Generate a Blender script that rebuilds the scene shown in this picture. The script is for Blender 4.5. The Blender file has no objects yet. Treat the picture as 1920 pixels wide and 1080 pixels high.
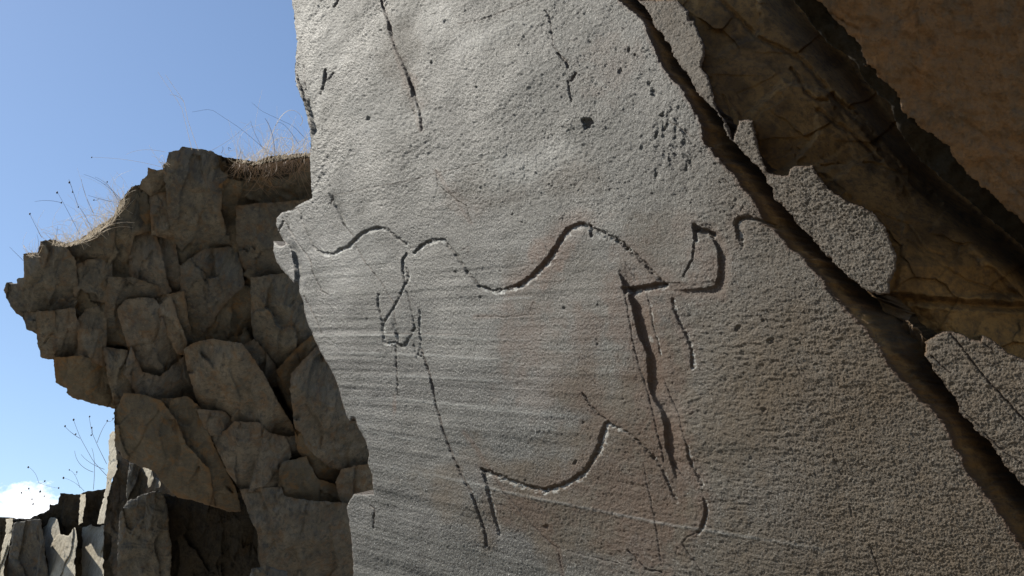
import bpy, math, random
import numpy as np
from mathutils import Vector, Matrix

# ------------------------------------------------------------------ camera, sky, sun, exposure
SC = bpy.context.scene
F = 2059.0                      # focal length in photo pixels (1920 wide)
PITCH = math.radians(20.0)
CAM = np.array([0.0, 0.0, 1.6])
cam_d = bpy.data.cameras.new('camera'); cam = bpy.data.objects.new('camera', cam_d)
SC.collection.objects.link(cam); SC.camera = cam
cam_d.sensor_width = 36; cam_d.lens = 36 * F / 1920; cam_d.clip_end = 5000; cam_d.clip_start = 0.02
cam.location = CAM; cam.rotation_euler = (math.pi / 2 + PITCH, 0, 0)

cp, sp = math.cos(PITCH), math.sin(PITCH)
def c2w(v):                     # camera frame (x right, y up, z forward) -> world direction
    v = np.asarray(v, dtype=float)
    return np.stack([v[..., 0], v[..., 2] * cp - v[..., 1] * sp, v[..., 1] * cp + v[..., 2] * sp], -1)
def nrm(v): v = np.asarray(v, float); return v / np.linalg.norm(v)

# engraved plane: bedding direction d1 (away to the left), up-dip direction d2, normal N towards us
d1 = nrm([-1610, -100, 2059]); _u = np.array([0, cp, sp])
N = nrm(np.cross(d1, _u)); d2 = np.cross(N, d1)
if d2[1] < 0: d2 = -d2
D0 = 3.0
SUN_E = math.radians(16.0); SUN_A = math.radians(33.0)
S = math.sin(SUN_E) * N + math.cos(SUN_E) * (math.cos(SUN_A) * d1 + math.sin(SUN_A) * d2)
SW = c2w(S); SW = SW / np.linalg.norm(SW)
elev = math.asin(SW[2]); azim = math.atan2(SW[0], SW[1])

W = bpy.data.worlds.new('World'); SC.world = W; W.use_nodes = True
wn = W.node_tree.nodes; wl = W.node_tree.links; wn.clear()
wo = wn.new('ShaderNodeOutputWorld'); bg = wn.new('ShaderNodeBackground')
sky = wn.new('ShaderNodeTexSky'); sky.sky_type = 'NISHITA'; sky.sun_disc = False
sky.sun_elevation = elev; sky.sun_rotation = azim
sky.air_density = 1.0; sky.dust_density = 0.35; sky.ozone_density = 2.3; sky.altitude = 300
bg.inputs['Strength'].default_value = 0.098
# a small white cloud low in the sky at the left, placed by compass direction
cdir = c2w(nrm([(52 - 960) / F, -(948 - 540) / F, 1.0])); cdir = cdir / np.linalg.norm(cdir)
tc = wn.new('ShaderNodeTexCoord')
sub = wn.new('ShaderNodeVectorMath'); sub.operation = 'SUBTRACT'; sub.inputs[1].default_value = cdir
wl.new(tc.outputs['Generated'], sub.inputs[0])
mpv = wn.new('ShaderNodeMapping'); mpv.inputs['Scale'].default_value = (46, 46, 80)
wl.new(sub.outputs[0], mpv.inputs[0])
ln = wn.new('ShaderNodeVectorMath'); ln.operation = 'LENGTH'; wl.new(mpv.outputs[0], ln.inputs[0])
cn = wn.new('ShaderNodeTexNoise'); cn.inputs['Scale'].default_value = 1.6; cn.inputs['Detail'].default_value = 7
cn.inputs['Roughness'].default_value = 0.62; wl.new(mpv.outputs[0], cn.inputs['Vector'])
ma = wn.new('ShaderNodeMath'); ma.operation = 'MULTIPLY_ADD'; ma.inputs[1].default_value = 2.3; ma.inputs[2].default_value = 0.0
wl.new(cn.outputs['Fac'], ma.inputs[0])
mb = wn.new('ShaderNodeMath'); mb.operation = 'SUBTRACT'; wl.new(ma.outputs[0], mb.inputs[0]); wl.new(ln.outputs['Value'], mb.inputs[1])
cr = wn.new('ShaderNodeMapRange'); cr.inputs['From Min'].default_value = -0.35; cr.inputs['From Max'].default_value = 0.35
wl.new(mb.outputs[0], cr.inputs['Value'])
mixc = wn.new('ShaderNodeMix'); mixc.data_type = 'RGBA'; wl.new(cr.outputs[0], mixc.inputs[0])
wl.new(sky.outputs[0], mixc.inputs[6]); mixc.inputs[7].default_value = (11, 11.3, 11.8, 1)
wl.new(mixc.outputs[2], bg.inputs['Color']); wl.new(bg.outputs[0], wo.inputs[0])

sun_d = bpy.data.lights.new('sun', 'SUN'); sun = bpy.data.objects.new('sun', sun_d); SC.collection.objects.link(sun)
sun_d.energy = 5.0; sun_d.angle = math.radians(0.5); sun_d.color = (1.0, 0.94, 0.83)
sun.rotation_euler = Vector(SW).to_track_quat('Z', 'Y').to_euler()
SC.view_settings.view_transform = 'Standard'; SC.view_settings.look = 'None'
SC.view_settings.gamma = 1; SC.view_settings.exposure = 0.5

# ------------------------------------------------------------------ helpers
rng = np.random.RandomState(7)
def _hash(i, j, s):
    h = (i.astype(np.int64) * 374761393 + j.astype(np.int64) * 668265263 + s * 974711) & 0xFFFFFFFF
    h = ((h ^ (h >> 13)) * 1274126177) & 0xFFFFFFFF
    return ((h ^ (h >> 16)) & 0xFFFF) / 65535.0
def vn(x, y, s=0):              # value noise, -1..1
    xi = np.floor(x); yi = np.floor(y); fx = x - xi; fy = y - yi
    fx = fx * fx * fx * (fx * (fx * 6 - 15) + 10); fy = fy * fy * fy * (fy * (fy * 6 - 15) + 10)
    xi = xi.astype(np.int64); yi = yi.astype(np.int64)
    a = _hash(xi, yi, s); b = _hash(xi + 1, yi, s); c = _hash(xi, yi + 1, s); d = _hash(xi + 1, yi + 1, s)
    return ((a + (b - a) * fx) * (1 - fy) + (c + (d - c) * fx) * fy) * 2 - 1
def fbm(x, y, s=0, o=4, g=0.5):
    r = 0; a = 1; t = 0
    for k in range(o):
        r = r + a * vn(x * 2 ** k + 17.3 * k, y * 2 ** k - 9.1 * k, s + k); t += a; a *= g
    return r / t
def sstep(a, b, x): t = np.clip((x - a) / (b - a), 0, 1); return t * t * (3 - 2 * t)

def seg_dist(X, Y, a, b):
    ax, ay = a; bx, by = b; dx, dy = bx - ax, by - ay; L = dx * dx + dy * dy + 1e-9
    t = np.clip(((X - ax) * dx + (Y - ay) * dy) / L, 0, 1)
    ex = X - (ax + t * dx); ey = Y - (ay + t * dy)
    return np.hypot(ex, ey), t, dx * (Y - ay) - dy * (X - ax)
def poly_sd(X, Y, poly):        # + inside
    D = np.full(X.shape, 1e9); ins = np.zeros(X.shape, bool); n = len(poly)
    for i in range(n):
        a = poly[i]; b = poly[(i + 1) % n]
        d, t, c = seg_dist(X, Y, a, b); D = np.minimum(D, d)
        if a[1] != b[1]:
            cond = (a[1] > Y) != (b[1] > Y)
            xx = (b[0] - a[0]) * (Y - a[1]) / (b[1] - a[1]) + a[0]
            ins ^= cond & (X < xx)
    return np.where(ins, D, -D)
def line_dist(X, Y, pl):
    D = np.full(X.shape, 1e9)
    for a, b in zip(pl[:-1], pl[1:]): D = np.minimum(D, seg_dist(X, Y, a, b)[0])
    return D

def facets_(X, Y, sx, sy, seed, amp, grad, shear=.15):
    """fractured surface: irregular cells, each its own small plane, with hard steps between them"""
    x = (X + shear * Y) / sx + .35 * fbm(X / sx * .8, Y / sy * .8, seed + 1, 3); y = (Y - .5 * shear * X) / sy + .35 * fbm(X / sx * .8 + 5, Y / sy * .8, seed + 2, 3)
    i0 = np.floor(x).astype(np.int64); j0 = np.floor(y).astype(np.int64); best = np.full(X.shape, 1e9); out_ = np.zeros(X.shape)
    for di in (-1, 0, 1):
        for dj in (-1, 0, 1):
            i = i0 + di; j = j0 + dj; ux = x - (i + _hash(i, j, seed)); uy = y - (j + _hash(i, j, seed + 31)); d = np.maximum(np.abs(ux) * 1.1, np.abs(uy)) + .35 * (np.abs(ux) + np.abs(uy))
            v = amp * (2 * _hash(i, j, seed + 51) - 1) + grad * ((2 * _hash(i, j, seed + 61) - 1) * ux * sx + (2 * _hash(i, j, seed + 71) - 1) * uy * sy)
            k = d < best; best = np.where(k, d, best); out_ = np.where(k, v, out_)
    return out_
def tag(o, label=None, cat=None, group=None, kind=None):
    if label: o['label'] = label
    if cat: o['category'] = cat
    if group: o['group'] = group
    if kind: o['kind'] = kind
    return o
def link(o, parent=None):
    SC.collection.objects.link(o)
    if parent: o.parent = parent
    return o
def empty(name, loc):
    o = bpy.data.objects.new(name, None); o.empty_display_size = 0.1; o.location = loc; return link(o)
def mesh_obj(name, V, Q, mat, parent=None, attrs=None, smooth=True, T=None):
    """V (n,3) world; Q (m,4) quads; optional T (k,3) tris; moved so the origin is the mesh's base centre"""
    V = np.asarray(V, dtype=np.float64)
    Q = np.asarray(Q, dtype=np.int64).reshape(-1, 4)
    used = Q.ravel() if T is None else np.concatenate([Q.ravel(), np.asarray(T, dtype=np.int64).ravel()])
    uq, inv = np.unique(used, return_inverse=True)
    V = V[uq]; nq = Q.size; Q2 = inv[:nq]; T2 = inv[nq:]
    me = bpy.data.meshes.new(name)
    po = np.zeros(3) if parent is None else np.array(parent.location)
    org = np.array([(V[:, 0].min() + V[:, 0].max()) / 2, (V[:, 1].min() + V[:, 1].max()) / 2, V[:, 2].min()])
    loops = np.concatenate([Q2, T2]).astype(np.int32)
    me.vertices.add(len(V)); me.vertices.foreach_set('co', (V - org).astype(np.float32).ravel())
    me.loops.add(len(loops)); me.loops.foreach_set('vertex_index', loops)
    nf4 = len(Q2) // 4; nf3 = len(T2) // 3
    me.polygons.add(nf4 + nf3)
    st = np.concatenate([np.arange(nf4) * 4, nf4 * 4 + np.arange(nf3) * 3]).astype(np.int32)
    me.polygons.foreach_set('loop_start', st)
    me.polygons.foreach_set('use_smooth', np.full(nf4 + nf3, smooth))
    me.update(calc_edges=True); me.validate()
    if attrs:
        for k, a in attrs.items():
            at = me.attributes.new(k, 'FLOAT', 'POINT'); at.data.foreach_set('value', a[uq].astype(np.float32))
    me.materials.append(mat)
    o = bpy.data.objects.new(name, me); o.location = org - po
    return link(o, parent)

def ray(X, Y):
    return np.stack([(X - 960) / F, -(Y - 540) / F, np.ones_like(X)], -1)
def world(X, Y, Z):
    return CAM + c2w(ray(X, Y) * Z[..., None])
def pt(x, y, z): return world(np.array(float(x)), np.array(float(y)), np.array(float(z)))

# ------------------------------------------------------------------ materials
def newmat(name):
    m = bpy.data.materials.new(name); m.use_nodes = True; nt = m.node_tree
    b = nt.nodes['Principled BSDF']; return m, nt, b
class NB:
    def __init__(s, nt): s.nt = nt; s.n = nt.nodes; s.l = nt.links
    def noise(s, vec, scale, detail=5, rough=0.55, dist=0.0):
        t = s.n.new('ShaderNodeTexNoise'); t.inputs['Scale'].default_value = scale; t.inputs['Detail'].default_value = detail
        t.inputs['Roughness'].default_value = rough; t.inputs['Distortion'].default_value = dist; s.l.new(vec, t.inputs['Vector']); return t.outputs['Fac']
    def map(s, vec, sc=(1, 1, 1), rot=(0, 0, 0)):
        t = s.n.new('ShaderNodeMapping'); t.inputs['Scale'].default_value = sc; t.inputs['Rotation'].default_value = rot
        s.l.new(vec, t.inputs[0]); return t.outputs[0]
    def rng(s, v, a, b, c=0.0, d=1.0):
        t = s.n.new('ShaderNodeMapRange'); t.inputs[1].default_value = a; t.inputs[2].default_value = b; t.inputs[3].default_value = c; t.inputs[4].default_value = d
        s.l.new(v, t.inputs[0]); return t.outputs[0]
    def mix(s, f, a, b, mode='MIX'):
        t = s.n.new('ShaderNodeMix'); t.data_type = 'RGBA'; t.blend_type = mode
        for i, v in ((0, f), (6, a), (7, b)):
            if isinstance(v, (int, float)): t.inputs[i].default_value = v
            elif isinstance(v, tuple): t.inputs[i].default_value = (*v, 1)
            else: s.l.new(v, t.inputs[i])
        return t.outputs[2]
    def math(s, op, a, b=0.0, c=0.0):
        t = s.n.new('ShaderNodeMath'); t.operation = op
        for i, v in enumerate((a, b, c)):
            if isinstance(v, (int, float)): t.inputs[i].default_value = v
            else: s.l.new(v, t.inputs[i])
        return t.outputs[0]
    def attr(s, name):
        t = s.n.new('ShaderNodeAttribute'); t.attribute_name = name; return t.outputs['Fac']
    def bump(s, h, dist, strength=1.0, prev=None):
        t = s.n.new('ShaderNodeBump'); t.inputs['Distance'].default_value = dist; t.inputs['Strength'].default_value = strength
        s.l.new(h, t.inputs['Height'])
        if prev is not None: s.l.new(prev, t.inputs['Normal'])
        return t.outputs[0]
    def geo(s): return s.n.new('ShaderNodeNewGeometry').outputs['Position']
    def objrand(s): return s.n.new('ShaderNodeObjectInfo').outputs['Random']

# polished schist with rust stains
M_SLAB, nt, B = newmat('schist'); q = NB(nt); P = q.geo()
bedrot = (0, 0, math.atan2(c2w(d1)[1], c2w(d1)[0]))
base = q.mix(q.rng(q.noise(P, 2.6, 7, 0.62), 0.35, 0.65), (0.038, 0.042, 0.041), (0.066, 0.066, 0.058))
PB = q.map(P, (1, 1, 1), (0, 0, 0))
base = q.mix(1.0, base, q.mix(q.attr('band'), (0.50, 0.51, 0.54), (1.42, 1.41, 1.38)), 'MULTIPLY')
gr1 = q.noise(P, 210, 3, 0.8)
base = q.mix(q.rng(gr1, 0.51, 0.62, 0, 0.9), base, (0.24, 0.238, 0.212))
base = q.mix(q.rng(q.noise(P, 260, 1, 0.5), 0.70, 0.76, 0, 0.9), base, (0.7, 0.7, 0.66))  # sparse quartz dots; the face's sparkle is put into their colour
base = q.mix(q.rng(q.noise(P, 165, 3, 0.8), 0.49, 0.38, 0, 0.9), base, (0.02, 0.019, 0.017))
base = q.mix(q.rng(q.noise(P, 34, 5, 0.75), 0.5, 0.72, 0, 0.35), base, (0.045, 0.042, 0.036))
base = q.mix(q.math('MULTIPLY', q.attr('warm'), q.rng(q.noise(P, 30, 5, 0.7), 0.2, 0.7, 0.6, 1.0)), base, (0.095, 0.065, 0.035))
rustn = q.rng(q.noise(P, 55, 6, 0.75), 0.3, 0.58, 0.45, 1.0)
base = q.mix(q.math('MULTIPLY', q.attr('rust'), rustn), base, (0.080, 0.037, 0.016))
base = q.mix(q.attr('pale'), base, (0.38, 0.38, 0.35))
base = q.mix(q.attr('dirt_shade'), base, (0.045, 0.028, 0.017))
brn = q.mix(q.rng(q.noise(P, 9, 6, 0.65), 0.35, 0.65), (0.22, 0.122, 0.042), (0.36, 0.205, 0.072))
brn = q.mix(q.rng(q.noise(P, 60, 6, 0.75), 0.45, 0.7), brn, (0.09, 0.06, 0.036))
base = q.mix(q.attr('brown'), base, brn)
base = q.mix(q.math('MULTIPLY', q.attr('brown'), q.attr('dirt_shade')), base, (0.022, 0.015, 0.009))  # deep shade of the crack put into the colour, plus dirt on the broken face
nt.links.new(base, B.inputs['Base Color'])
rgh = q.math('ADD', q.rng(q.noise(P, 4, 4, 0.6), 0.3, 0.7, 0.52, 0.66), q.math('MULTIPLY', q.attr('warm'), 0.16))
nt.links.new(q.math('ADD', rgh, q.math('MULTIPLY', q.attr('brown'), 0.3)), B.inputs['Roughness'])
B.inputs['Specular IOR Level'].default_value = 0.38
b1 = q.bump(q.noise(P, 190, 3, 0.8), 0.0045, 0.9)
b1 = q.bump(q.noise(P, 520, 2, 0.7), 0.0022, 0.8, b1)
nt.links.new(b1, B.inputs['Normal'])

def rockmat(name, c1, c2, c3, rust, rustamt, scale=2.2, bump=0.012, rough=0.85):
    m, nt, B = newmat(name); q = NB(nt); P = q.geo(); R = q.objrand()
    v = q.map(P, (1, 1, 0.55))
    c = q.mix(q.rng(q.noise(v, scale, 7, 0.62, 0.4), 0.34, 0.66), c1, c2)
    c = q.mix(q.rng(q.noise(v, scale * 3.1, 6, 0.7), 0.52, 0.7), c, c3)
    c = q.mix(q.math('MULTIPLY', q.rng(q.noise(v, scale * 1.7, 6, 0.7, 0.8), 0.5, 0.68), rustamt), c, rust)
    st = q.noise(q.map(P, (22, 22, 2.5)), 1.6, 5, 0.7)
    c = q.mix(q.rng(st, 0.5, 0.7, 0, 0.75), c, c3); c = q.mix(q.rng(q.noise(q.map(P, (30, 30, 4)), 1.3, 4, 0.7), 0.55, 0.72, 0, 0.4), c, tuple(min(1, a * 1.5) for a in c2))
    c = q.mix(q.rng(q.noise(P, scale * 22, 4, 0.8), 0.5, 0.75, 0, 0.6), c, (0.03, 0.027, 0.024))
    c = q.mix(q.math('MULTIPLY', q.attr('edge'), .8), c, rust)
    c = q.mix(1.0, c, q.mix(R, (0.88, 0.88, 0.9), (1.1, 1.06, 1.0)), 'MULTIPLY')
    nt.links.new(c, B.inputs['Base Color']); B.inputs['Roughness'].default_value = rough
    h = q.noise(P, scale * 5, 9, 0.68)
    h2 = q.noise(q.map(P, (1, 1, 2.2)), scale * 24, 5, 0.7)
    b = q.bump(h, bump * 3, 0.7); b = q.bump(h2, bump, 0.7, b)
    nt.links.new(b, B.inputs['Normal'])
    return m
M_GREY = rockmat('weathered_grey_rock', (0.082, 0.085, 0.083), (0.190, 0.172, 0.136), (0.042, 0.047, 0.053), (0.15, 0.088, 0.038), 0.7, 6.5, 0.006)
M_BROWN = rockmat('weathered_brown_rock', (0.105, 0.099, 0.086), (0.22, 0.197, 0.16), (0.05, 0.055, 0.06), (0.18, 0.10, 0.042), 0.65, 6.5, 0.006)
M_RUST = rockmat('rusty_rock', (0.095, 0.086, 0.066), (0.17, 0.145, 0.105), (0.075, 0.07, 0.06), (0.22, 0.115, 0.035), 0.8, 6.5, 0.006)
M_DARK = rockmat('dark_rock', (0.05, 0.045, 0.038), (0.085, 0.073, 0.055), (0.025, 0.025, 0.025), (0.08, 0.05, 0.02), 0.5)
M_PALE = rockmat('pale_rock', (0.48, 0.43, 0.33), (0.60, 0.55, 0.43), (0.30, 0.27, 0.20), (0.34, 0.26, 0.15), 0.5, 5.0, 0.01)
M_OVER = rockmat('iron_stained_rock', (0.20, 0.112, 0.047), (0.28, 0.15, 0.058), (0.14, 0.10, 0.06), (0.28, 0.13, 0.04), 0.6, 6.0, 0.011)
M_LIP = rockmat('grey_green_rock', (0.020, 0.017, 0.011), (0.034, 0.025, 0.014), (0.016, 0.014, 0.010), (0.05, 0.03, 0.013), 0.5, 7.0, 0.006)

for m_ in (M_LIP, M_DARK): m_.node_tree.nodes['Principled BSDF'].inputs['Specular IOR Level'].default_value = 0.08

def plantmat(name, col, tr=0.5):
    m, nt, B = newmat(name); B.inputs['Base Color'].default_value = (*col, 1); B.inputs['Roughness'].default_value = 0.6
    t = nt.nodes.new('ShaderNodeBsdfTranslucent'); t.inputs[0].default_value = (*col, 1)
    x = nt.nodes.new('ShaderNodeMixShader'); x.inputs[0].default_value = tr
    nt.links.new(B.outputs[0], x.inputs[1]); nt.links.new(t.outputs[0], x.inputs[2])
    nt.links.new(x.outputs[0], nt.nodes['Material Output'].inputs[0]); return m
M_STRAW = plantmat('dry_straw', (0.82, 0.74, 0.62), .5); M_STEM = plantmat('dry_stem', (0.13, 0.085, 0.065), 0.2)
M_HEAD = plantmat('seed_head', (0.05, 0.035, 0.03), 0.1); M_ROOT = plantmat('roots', (0.30, 0.20, 0.12), 0.3)

# ------------------------------------------------------------------ ground
M_GND, nt, B = newmat('dry_earth'); q = NB(nt); P = q.geo()
c = q.mix(q.rng(q.noise(P, 0.8, 8, 0.65), 0.35, 0.65), (0.20, 0.175, 0.135), (0.28, 0.245, 0.19))
nt.links.new(c, B.inputs['Base Color']); B.inputs['Roughness'].default_value = 0.95
nt.links.new(q.bump(q.noise(P, 6, 9, 0.7), 0.05), B.inputs['Normal'])
gx = np.concatenate([-np.geomspace(40, 3000, 8)[::-1], np.linspace(-30, 30, 61), np.geomspace(40, 3000, 8)])
GX, GY = np.meshgrid(gx, gx); GZ = 0.12 * fbm(GX * .25, GY * .25, 3) * (np.hypot(GX, GY) < 45)
n = len(gx); I = np.arange(n * n).reshape(n, n)
Qg = np.stack([I[:-1, :-1], I[:-1, 1:], I[1:, 1:], I[1:, :-1]], -1).reshape(-1, 4)
g = mesh_obj('ground', np.stack([GX, GY, GZ], -1).reshape(-1, 3), Qg, M_GND)
tag(g, kind='structure')

# ------------------------------------------------------------------ traced outlines (photo pixels; each lies on its own plane in the world)
CR = [(1100,-160),(1140,-90),(1195,0),(1210,15),(1220,30),(1224,45),(1240,60),(1250,78),(1259,88),(1262,102),(1277,125),(1292,145),(1302,165),(1320,185),(1335,200),(1350,220),(1360,243),(1376,271),(1410,303),(1431,327),(1449,356),(1452,370),(1484,402),(1495,420),(1523,448),(1545,473),(1566,497),(1594,522),(1622,543),(1640,554),(1651,572),(1655,582),(1680,602),(1692,617),(1710,640),(1732,667),(1747,687),(1765,712),(1780,732),(1802,762),(1800,775),(1812,787),(1830,807),(1850,822),(1865,840),(1885,872),(1902,895),(1920,915),(2000,1010),(2120,1140)]
CL = [(1060,-160),(1100,-90),(1160,0),(1172,10),(1200,32),(1212,55),(1222,80),(1230,100),(1247,135),(1260,150),(1275,165),(1285,185),(1302,205),(1315,235),(1320,264),(1346,296),(1375,327),(1396,359),(1417,384),(1428,402),(1431,416),(1456,437),(1481,466),(1509,487),(1534,515),(1552,540),(1565,557),(1590,582),(1615,607),(1635,632),(1652,657),(1667,682),(1690,710),(1715,737),(1740,760),(1765,787),(1780,810),(1785,830),(1802,860),(1812,885),(1837,912),(1855,937),(1877,965),(1890,990),(1910,1017),(1920,1032),(2000,1150),(2040,1250)]
CRACK = CL + CR[::-1]
LIT1 = [(1150,-160),(1195,0),(1268,0),(1280,11),(1290,20),(1292,37),(1300,38),(1309,60),(1317,75),(1322,88),(1320,108),(1314,127),(1326,140),(1333,158),(1338,182),(1347,208),(1360,226),(1368,245),(1373,262),(1385,226),(1397,224),(1411,225),(1417,253),(1425,288),(1431,303),(1438,322),(1452,327),(1477,329),(1479,317),(1488,311),(1523,310),(1532,327),(1552,352),(1590,379),(1615,386),(1637,398),(1647,412),(1661,427),(1670,455),(1681,480),(1679,505),(1668,529),(1667,550),(1647,553),(1400,480),(1200,200),(1100,-160)]
LIT1B = [(1640,566),(1651,565),(1665,566),(1667,587),(1680,602),(1684,607),(1650,600)]
LIT3 = [(1732,667),(1735,658),(1734,641),(1750,630),(1767,621),(1785,622),(1802,626),(1820,636),(1837,640),(1839,629),(1847,630),(1860,637),(1877,652),(1890,662),(1920,675),(2100,760),(2700,1000),(2700,2900),(1900,1500),(1700,900)]
SLAB = [(535,-1500),(540,-150),(543,-60),(545,0),(549,20),(551,50),(555,82),(552,107),(551,130),(552,150),(559,175),(567,192),(572,212),(577,235),(581,262),(581,275),(579,297),(580,325),(582,350),(584,370),(565,380),(555,385),(545,394),(530,395),(525,399),(517,407),(516,422),(521,435),(526,446),(535,457),(527,462),(520,459),(511,451),(511,470),(515,487),(525,502),(540,520),(550,530),(556,540),(565,560),(570,585),(577,610),(585,630),(597,655),(617,690),(632,722),(640,755),(650,785),(656,790),(660,783),(664,786),(667,795),(675,812),(685,830),(690,850),(687,866),(697,891),(698,926),(662,926),(653,938),(648,954),(653,979),(659,1023),(661,1080),(668,1200),(700,1500),(600,2900),(2700,2900),(2700,-1500)]

# ------------------------------------------------------------------ the engraved rock: one continuous relief, cut into slabs along the big crack
ST = 1.5
xs = np.concatenate([np.arange(498, 1960, ST), 1960 + np.cumsum(np.geomspace(3, 110, 28))])
ys = np.concatenate([-20 - np.cumsum(np.geomspace(3, 160, 26))[::-1], np.arange(-20, 1100, ST), 1100 + np.cumsum(np.geomspace(3, 190, 26))])
xs = xs[xs < 2700]; ys = ys[(ys > -1500) & (ys < 2900)]
X, Y = np.meshgrid(xs, ys)
R = ray(X, Y); den = R @ N
T0 = D0 * N[2] / den; T0 = np.clip(T0, 0.3, 9)
Pc = R * T0[..., None]; U = Pc @ d1; V = Pc @ d2
PX = T0 / F                      # metres per photo pixel on the face
H = np.zeros_like(X); DZ = np.zeros_like(X)
rust = np.zeros_like(X); dirt_shade = np.zeros_like(X); pale = np.zeros_like(X); warm = np.zeros_like(X); brown = np.zeros_like(X); DC = np.zeros_like(X)
# organic wobble for all the traced lines
WX = X + 1.6 * fbm(X / 9, Y / 9, 50, 3); WY = Y + 1.6 * fbm(X / 9, Y / 9, 60, 3)

def win(pts, m):
    p = np.array(pts); i0, i1 = np.searchsorted(xs, [p[:, 0].min() - m, p[:, 0].max() + m]); j0, j1 = np.searchsorted(ys, [p[:, 1].min() - m, p[:, 1].max() + m])
    return slice(j0, j1), slice(i0, i1)
def chaikin(p):
    p = [np.array(a, float) for a in p]
    o = [p[0]]
    for a, b in zip(p[:-1], p[1:]): o += [a * .75 + b * .25, a * .25 + b * .75]
    return o + [p[-1]]
def nearest(pts, m):
    global LAST; w = win(pts, m); x = WX[w]; y = WY[w]; D = np.full(x.shape, 1e9); LAST = np.zeros(x.shape); Tt = np.zeros(x.shape); Sg = np.zeros(x.shape)
    lens = [math.dist(a, b) for a, b in zip(pts[:-1], pts[1:])]; tot = sum(lens); acc = 0
    for a, b, l in zip(pts[:-1], pts[1:], lens):
        d, t, c = seg_dist(x, y, a, b); k = d < D
        px_ = a[0] + t * (b[0] - a[0]); py_ = a[1] + t * (b[1] - a[1])
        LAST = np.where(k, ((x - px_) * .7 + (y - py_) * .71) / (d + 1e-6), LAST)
        D = np.where(k, d, D); Tt = np.where(k, (acc + t * l) / tot, Tt); Sg = np.where(k, np.sign(c), Sg); acc += l
    return w, D, Tt, Sg
def groove(pts, width, depth, peck=0.0, smooth=True, rst=0.0, dirt_shd=0.6, gentle=0.75, lip=1.0):
    """a cut: width and depth in photo pixels (depth may be a list along the line); peck = hammered unevenness"""
    if smooth: pts = chaikin(pts)
    pts = [tuple(p) for p in pts]
    w, D, Tt, Sg = nearest(pts, width + 30); x = X[w]; y = Y[w]
    dl = np.interp(Tt, np.linspace(0, 1, len(depth)), depth) if isinstance(depth, (list, tuple)) else depth
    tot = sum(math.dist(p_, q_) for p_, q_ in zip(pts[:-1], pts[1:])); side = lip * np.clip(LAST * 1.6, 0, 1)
    tick = .75 * vn(Tt * tot / 5.5 + 7, Sg * .4 + np.zeros_like(Tt), 73) + .5 * vn(Tt * tot / 2.6, Sg * .4, 74)
    ww = width * (0.85 + 0.3 * fbm(x / 7, y / 7, 91, 2)) / 2 * (1 + (.12 + .5 * min(peck, 1.2)) * tick)
    if width > 4: ww = ww * (1 + gentle * side)
    prof = np.clip((1 - D / ww) * (1.9 - .65 * side), 0, 1)
    pk = 1 + peck * .6 * (vn(x / 3.6, y / 3.6, 71) + 0.7 * vn(x / 2.2, y / 2.2, 72))
    H[w] -= dl * prof * np.clip(pk, 0.15, 3)
    if peck > .3: H[w] += peck * 1.1 * (tick + .6 * vn(x / 3.2, y / 3.2, 76)) * np.exp(-(D / (.62 * width)) ** 2)
    if width > 4: pale[w] = np.maximum(pale[w], (.42 + .5 * min(peck, 1)) * (1 - sstep(.75, 1.25, D / ww)) * side * sstep(-.25, .35, .8 * vn(x / 3.0, y / 3.0, 78) + .8 * tick))  # fresh chips painted pale on the sun side only, as a lit rim
    dirt_shade[w] = np.maximum(dirt_shade[w], dirt_shd * prof ** (2 if lip > .7 else .8) * (1 - side * .85) * (1 - 0.4 * min(peck, 1)))  # groove dirt plus painted shade, strongest on the side away from the sun
    if rst: rust[w] = np.maximum(rust[w], rst * (1 - sstep(0.6, 3.5, D / width)) * (1 - .6 * side))
def scarp(pts, depth, L=26, side=1, rst=0.0, smooth=False, edge=1.5):
    """a broken edge: ground on one side of the line lies lower (depth px) and climbs back over L px"""
    if smooth: pts = chaikin(pts)
    pts = [tuple(p) for p in pts]
    w, D, Tt, Sg = nearest(pts, L * 1.6)
    dl = np.interp(Tt, np.linspace(0, 1, len(depth)), depth) if isinstance(depth, (list, tuple)) else depth
    on = (Sg * side > 0) * sstep(0, edge, D)
    H[w] -= dl * on * (1 - sstep(0.0, 1.0, D / L))
    if rst: rust[w] = np.maximum(rust[w], rst * on * (1 - sstep(0.5, 1.2, D / L)))
def spot(cx, cy, rx, ry, amt, ang=0, arr=None, nz=0.5, sc=22.):
    w = win([(cx - rx * 2, cy - ry * 2), (cx + rx * 2, cy + ry * 2)], max(rx, ry))
    x = X[w] - cx; y = Y[w] - cy; a = math.radians(ang); xr = x * math.cos(a) + y * math.sin(a); yr = -x * math.sin(a) + y * math.cos(a)
    r = np.hypot(xr / rx, yr / ry) + nz * fbm(X[w] / sc, Y[w] / sc, int(cx), 4)
    arr[w] = np.maximum(arr[w], amt * (1 - sstep(0.35, 1.15, r)))

def pit(cx, cy, r, d):
    w = win([(cx - 3 * r, cy - 3 * r), (cx + 3 * r, cy + 3 * r)], 4); a = (cx * 7.3 + cy) % 1.4 - .3
    x = X[w] - cx; y = Y[w] - cy; xr = x * math.cos(a) + y * math.sin(a); yr = -x * math.sin(a) + y * math.cos(a)
    q_ = np.hypot(xr * 1.35, yr * .85) / r + .5 * fbm(X[w] / 3.5, Y[w] / 3.5, int(cx) % 97, 2)
    H[w] -= d * 1.2 * (1 - sstep(.35, 1.15, q_)); dirt_shade[w] = np.maximum(dirt_shade[w], .38 * (1 - sstep(.3, .9, q_)))  # middle of the pit coloured darker
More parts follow.
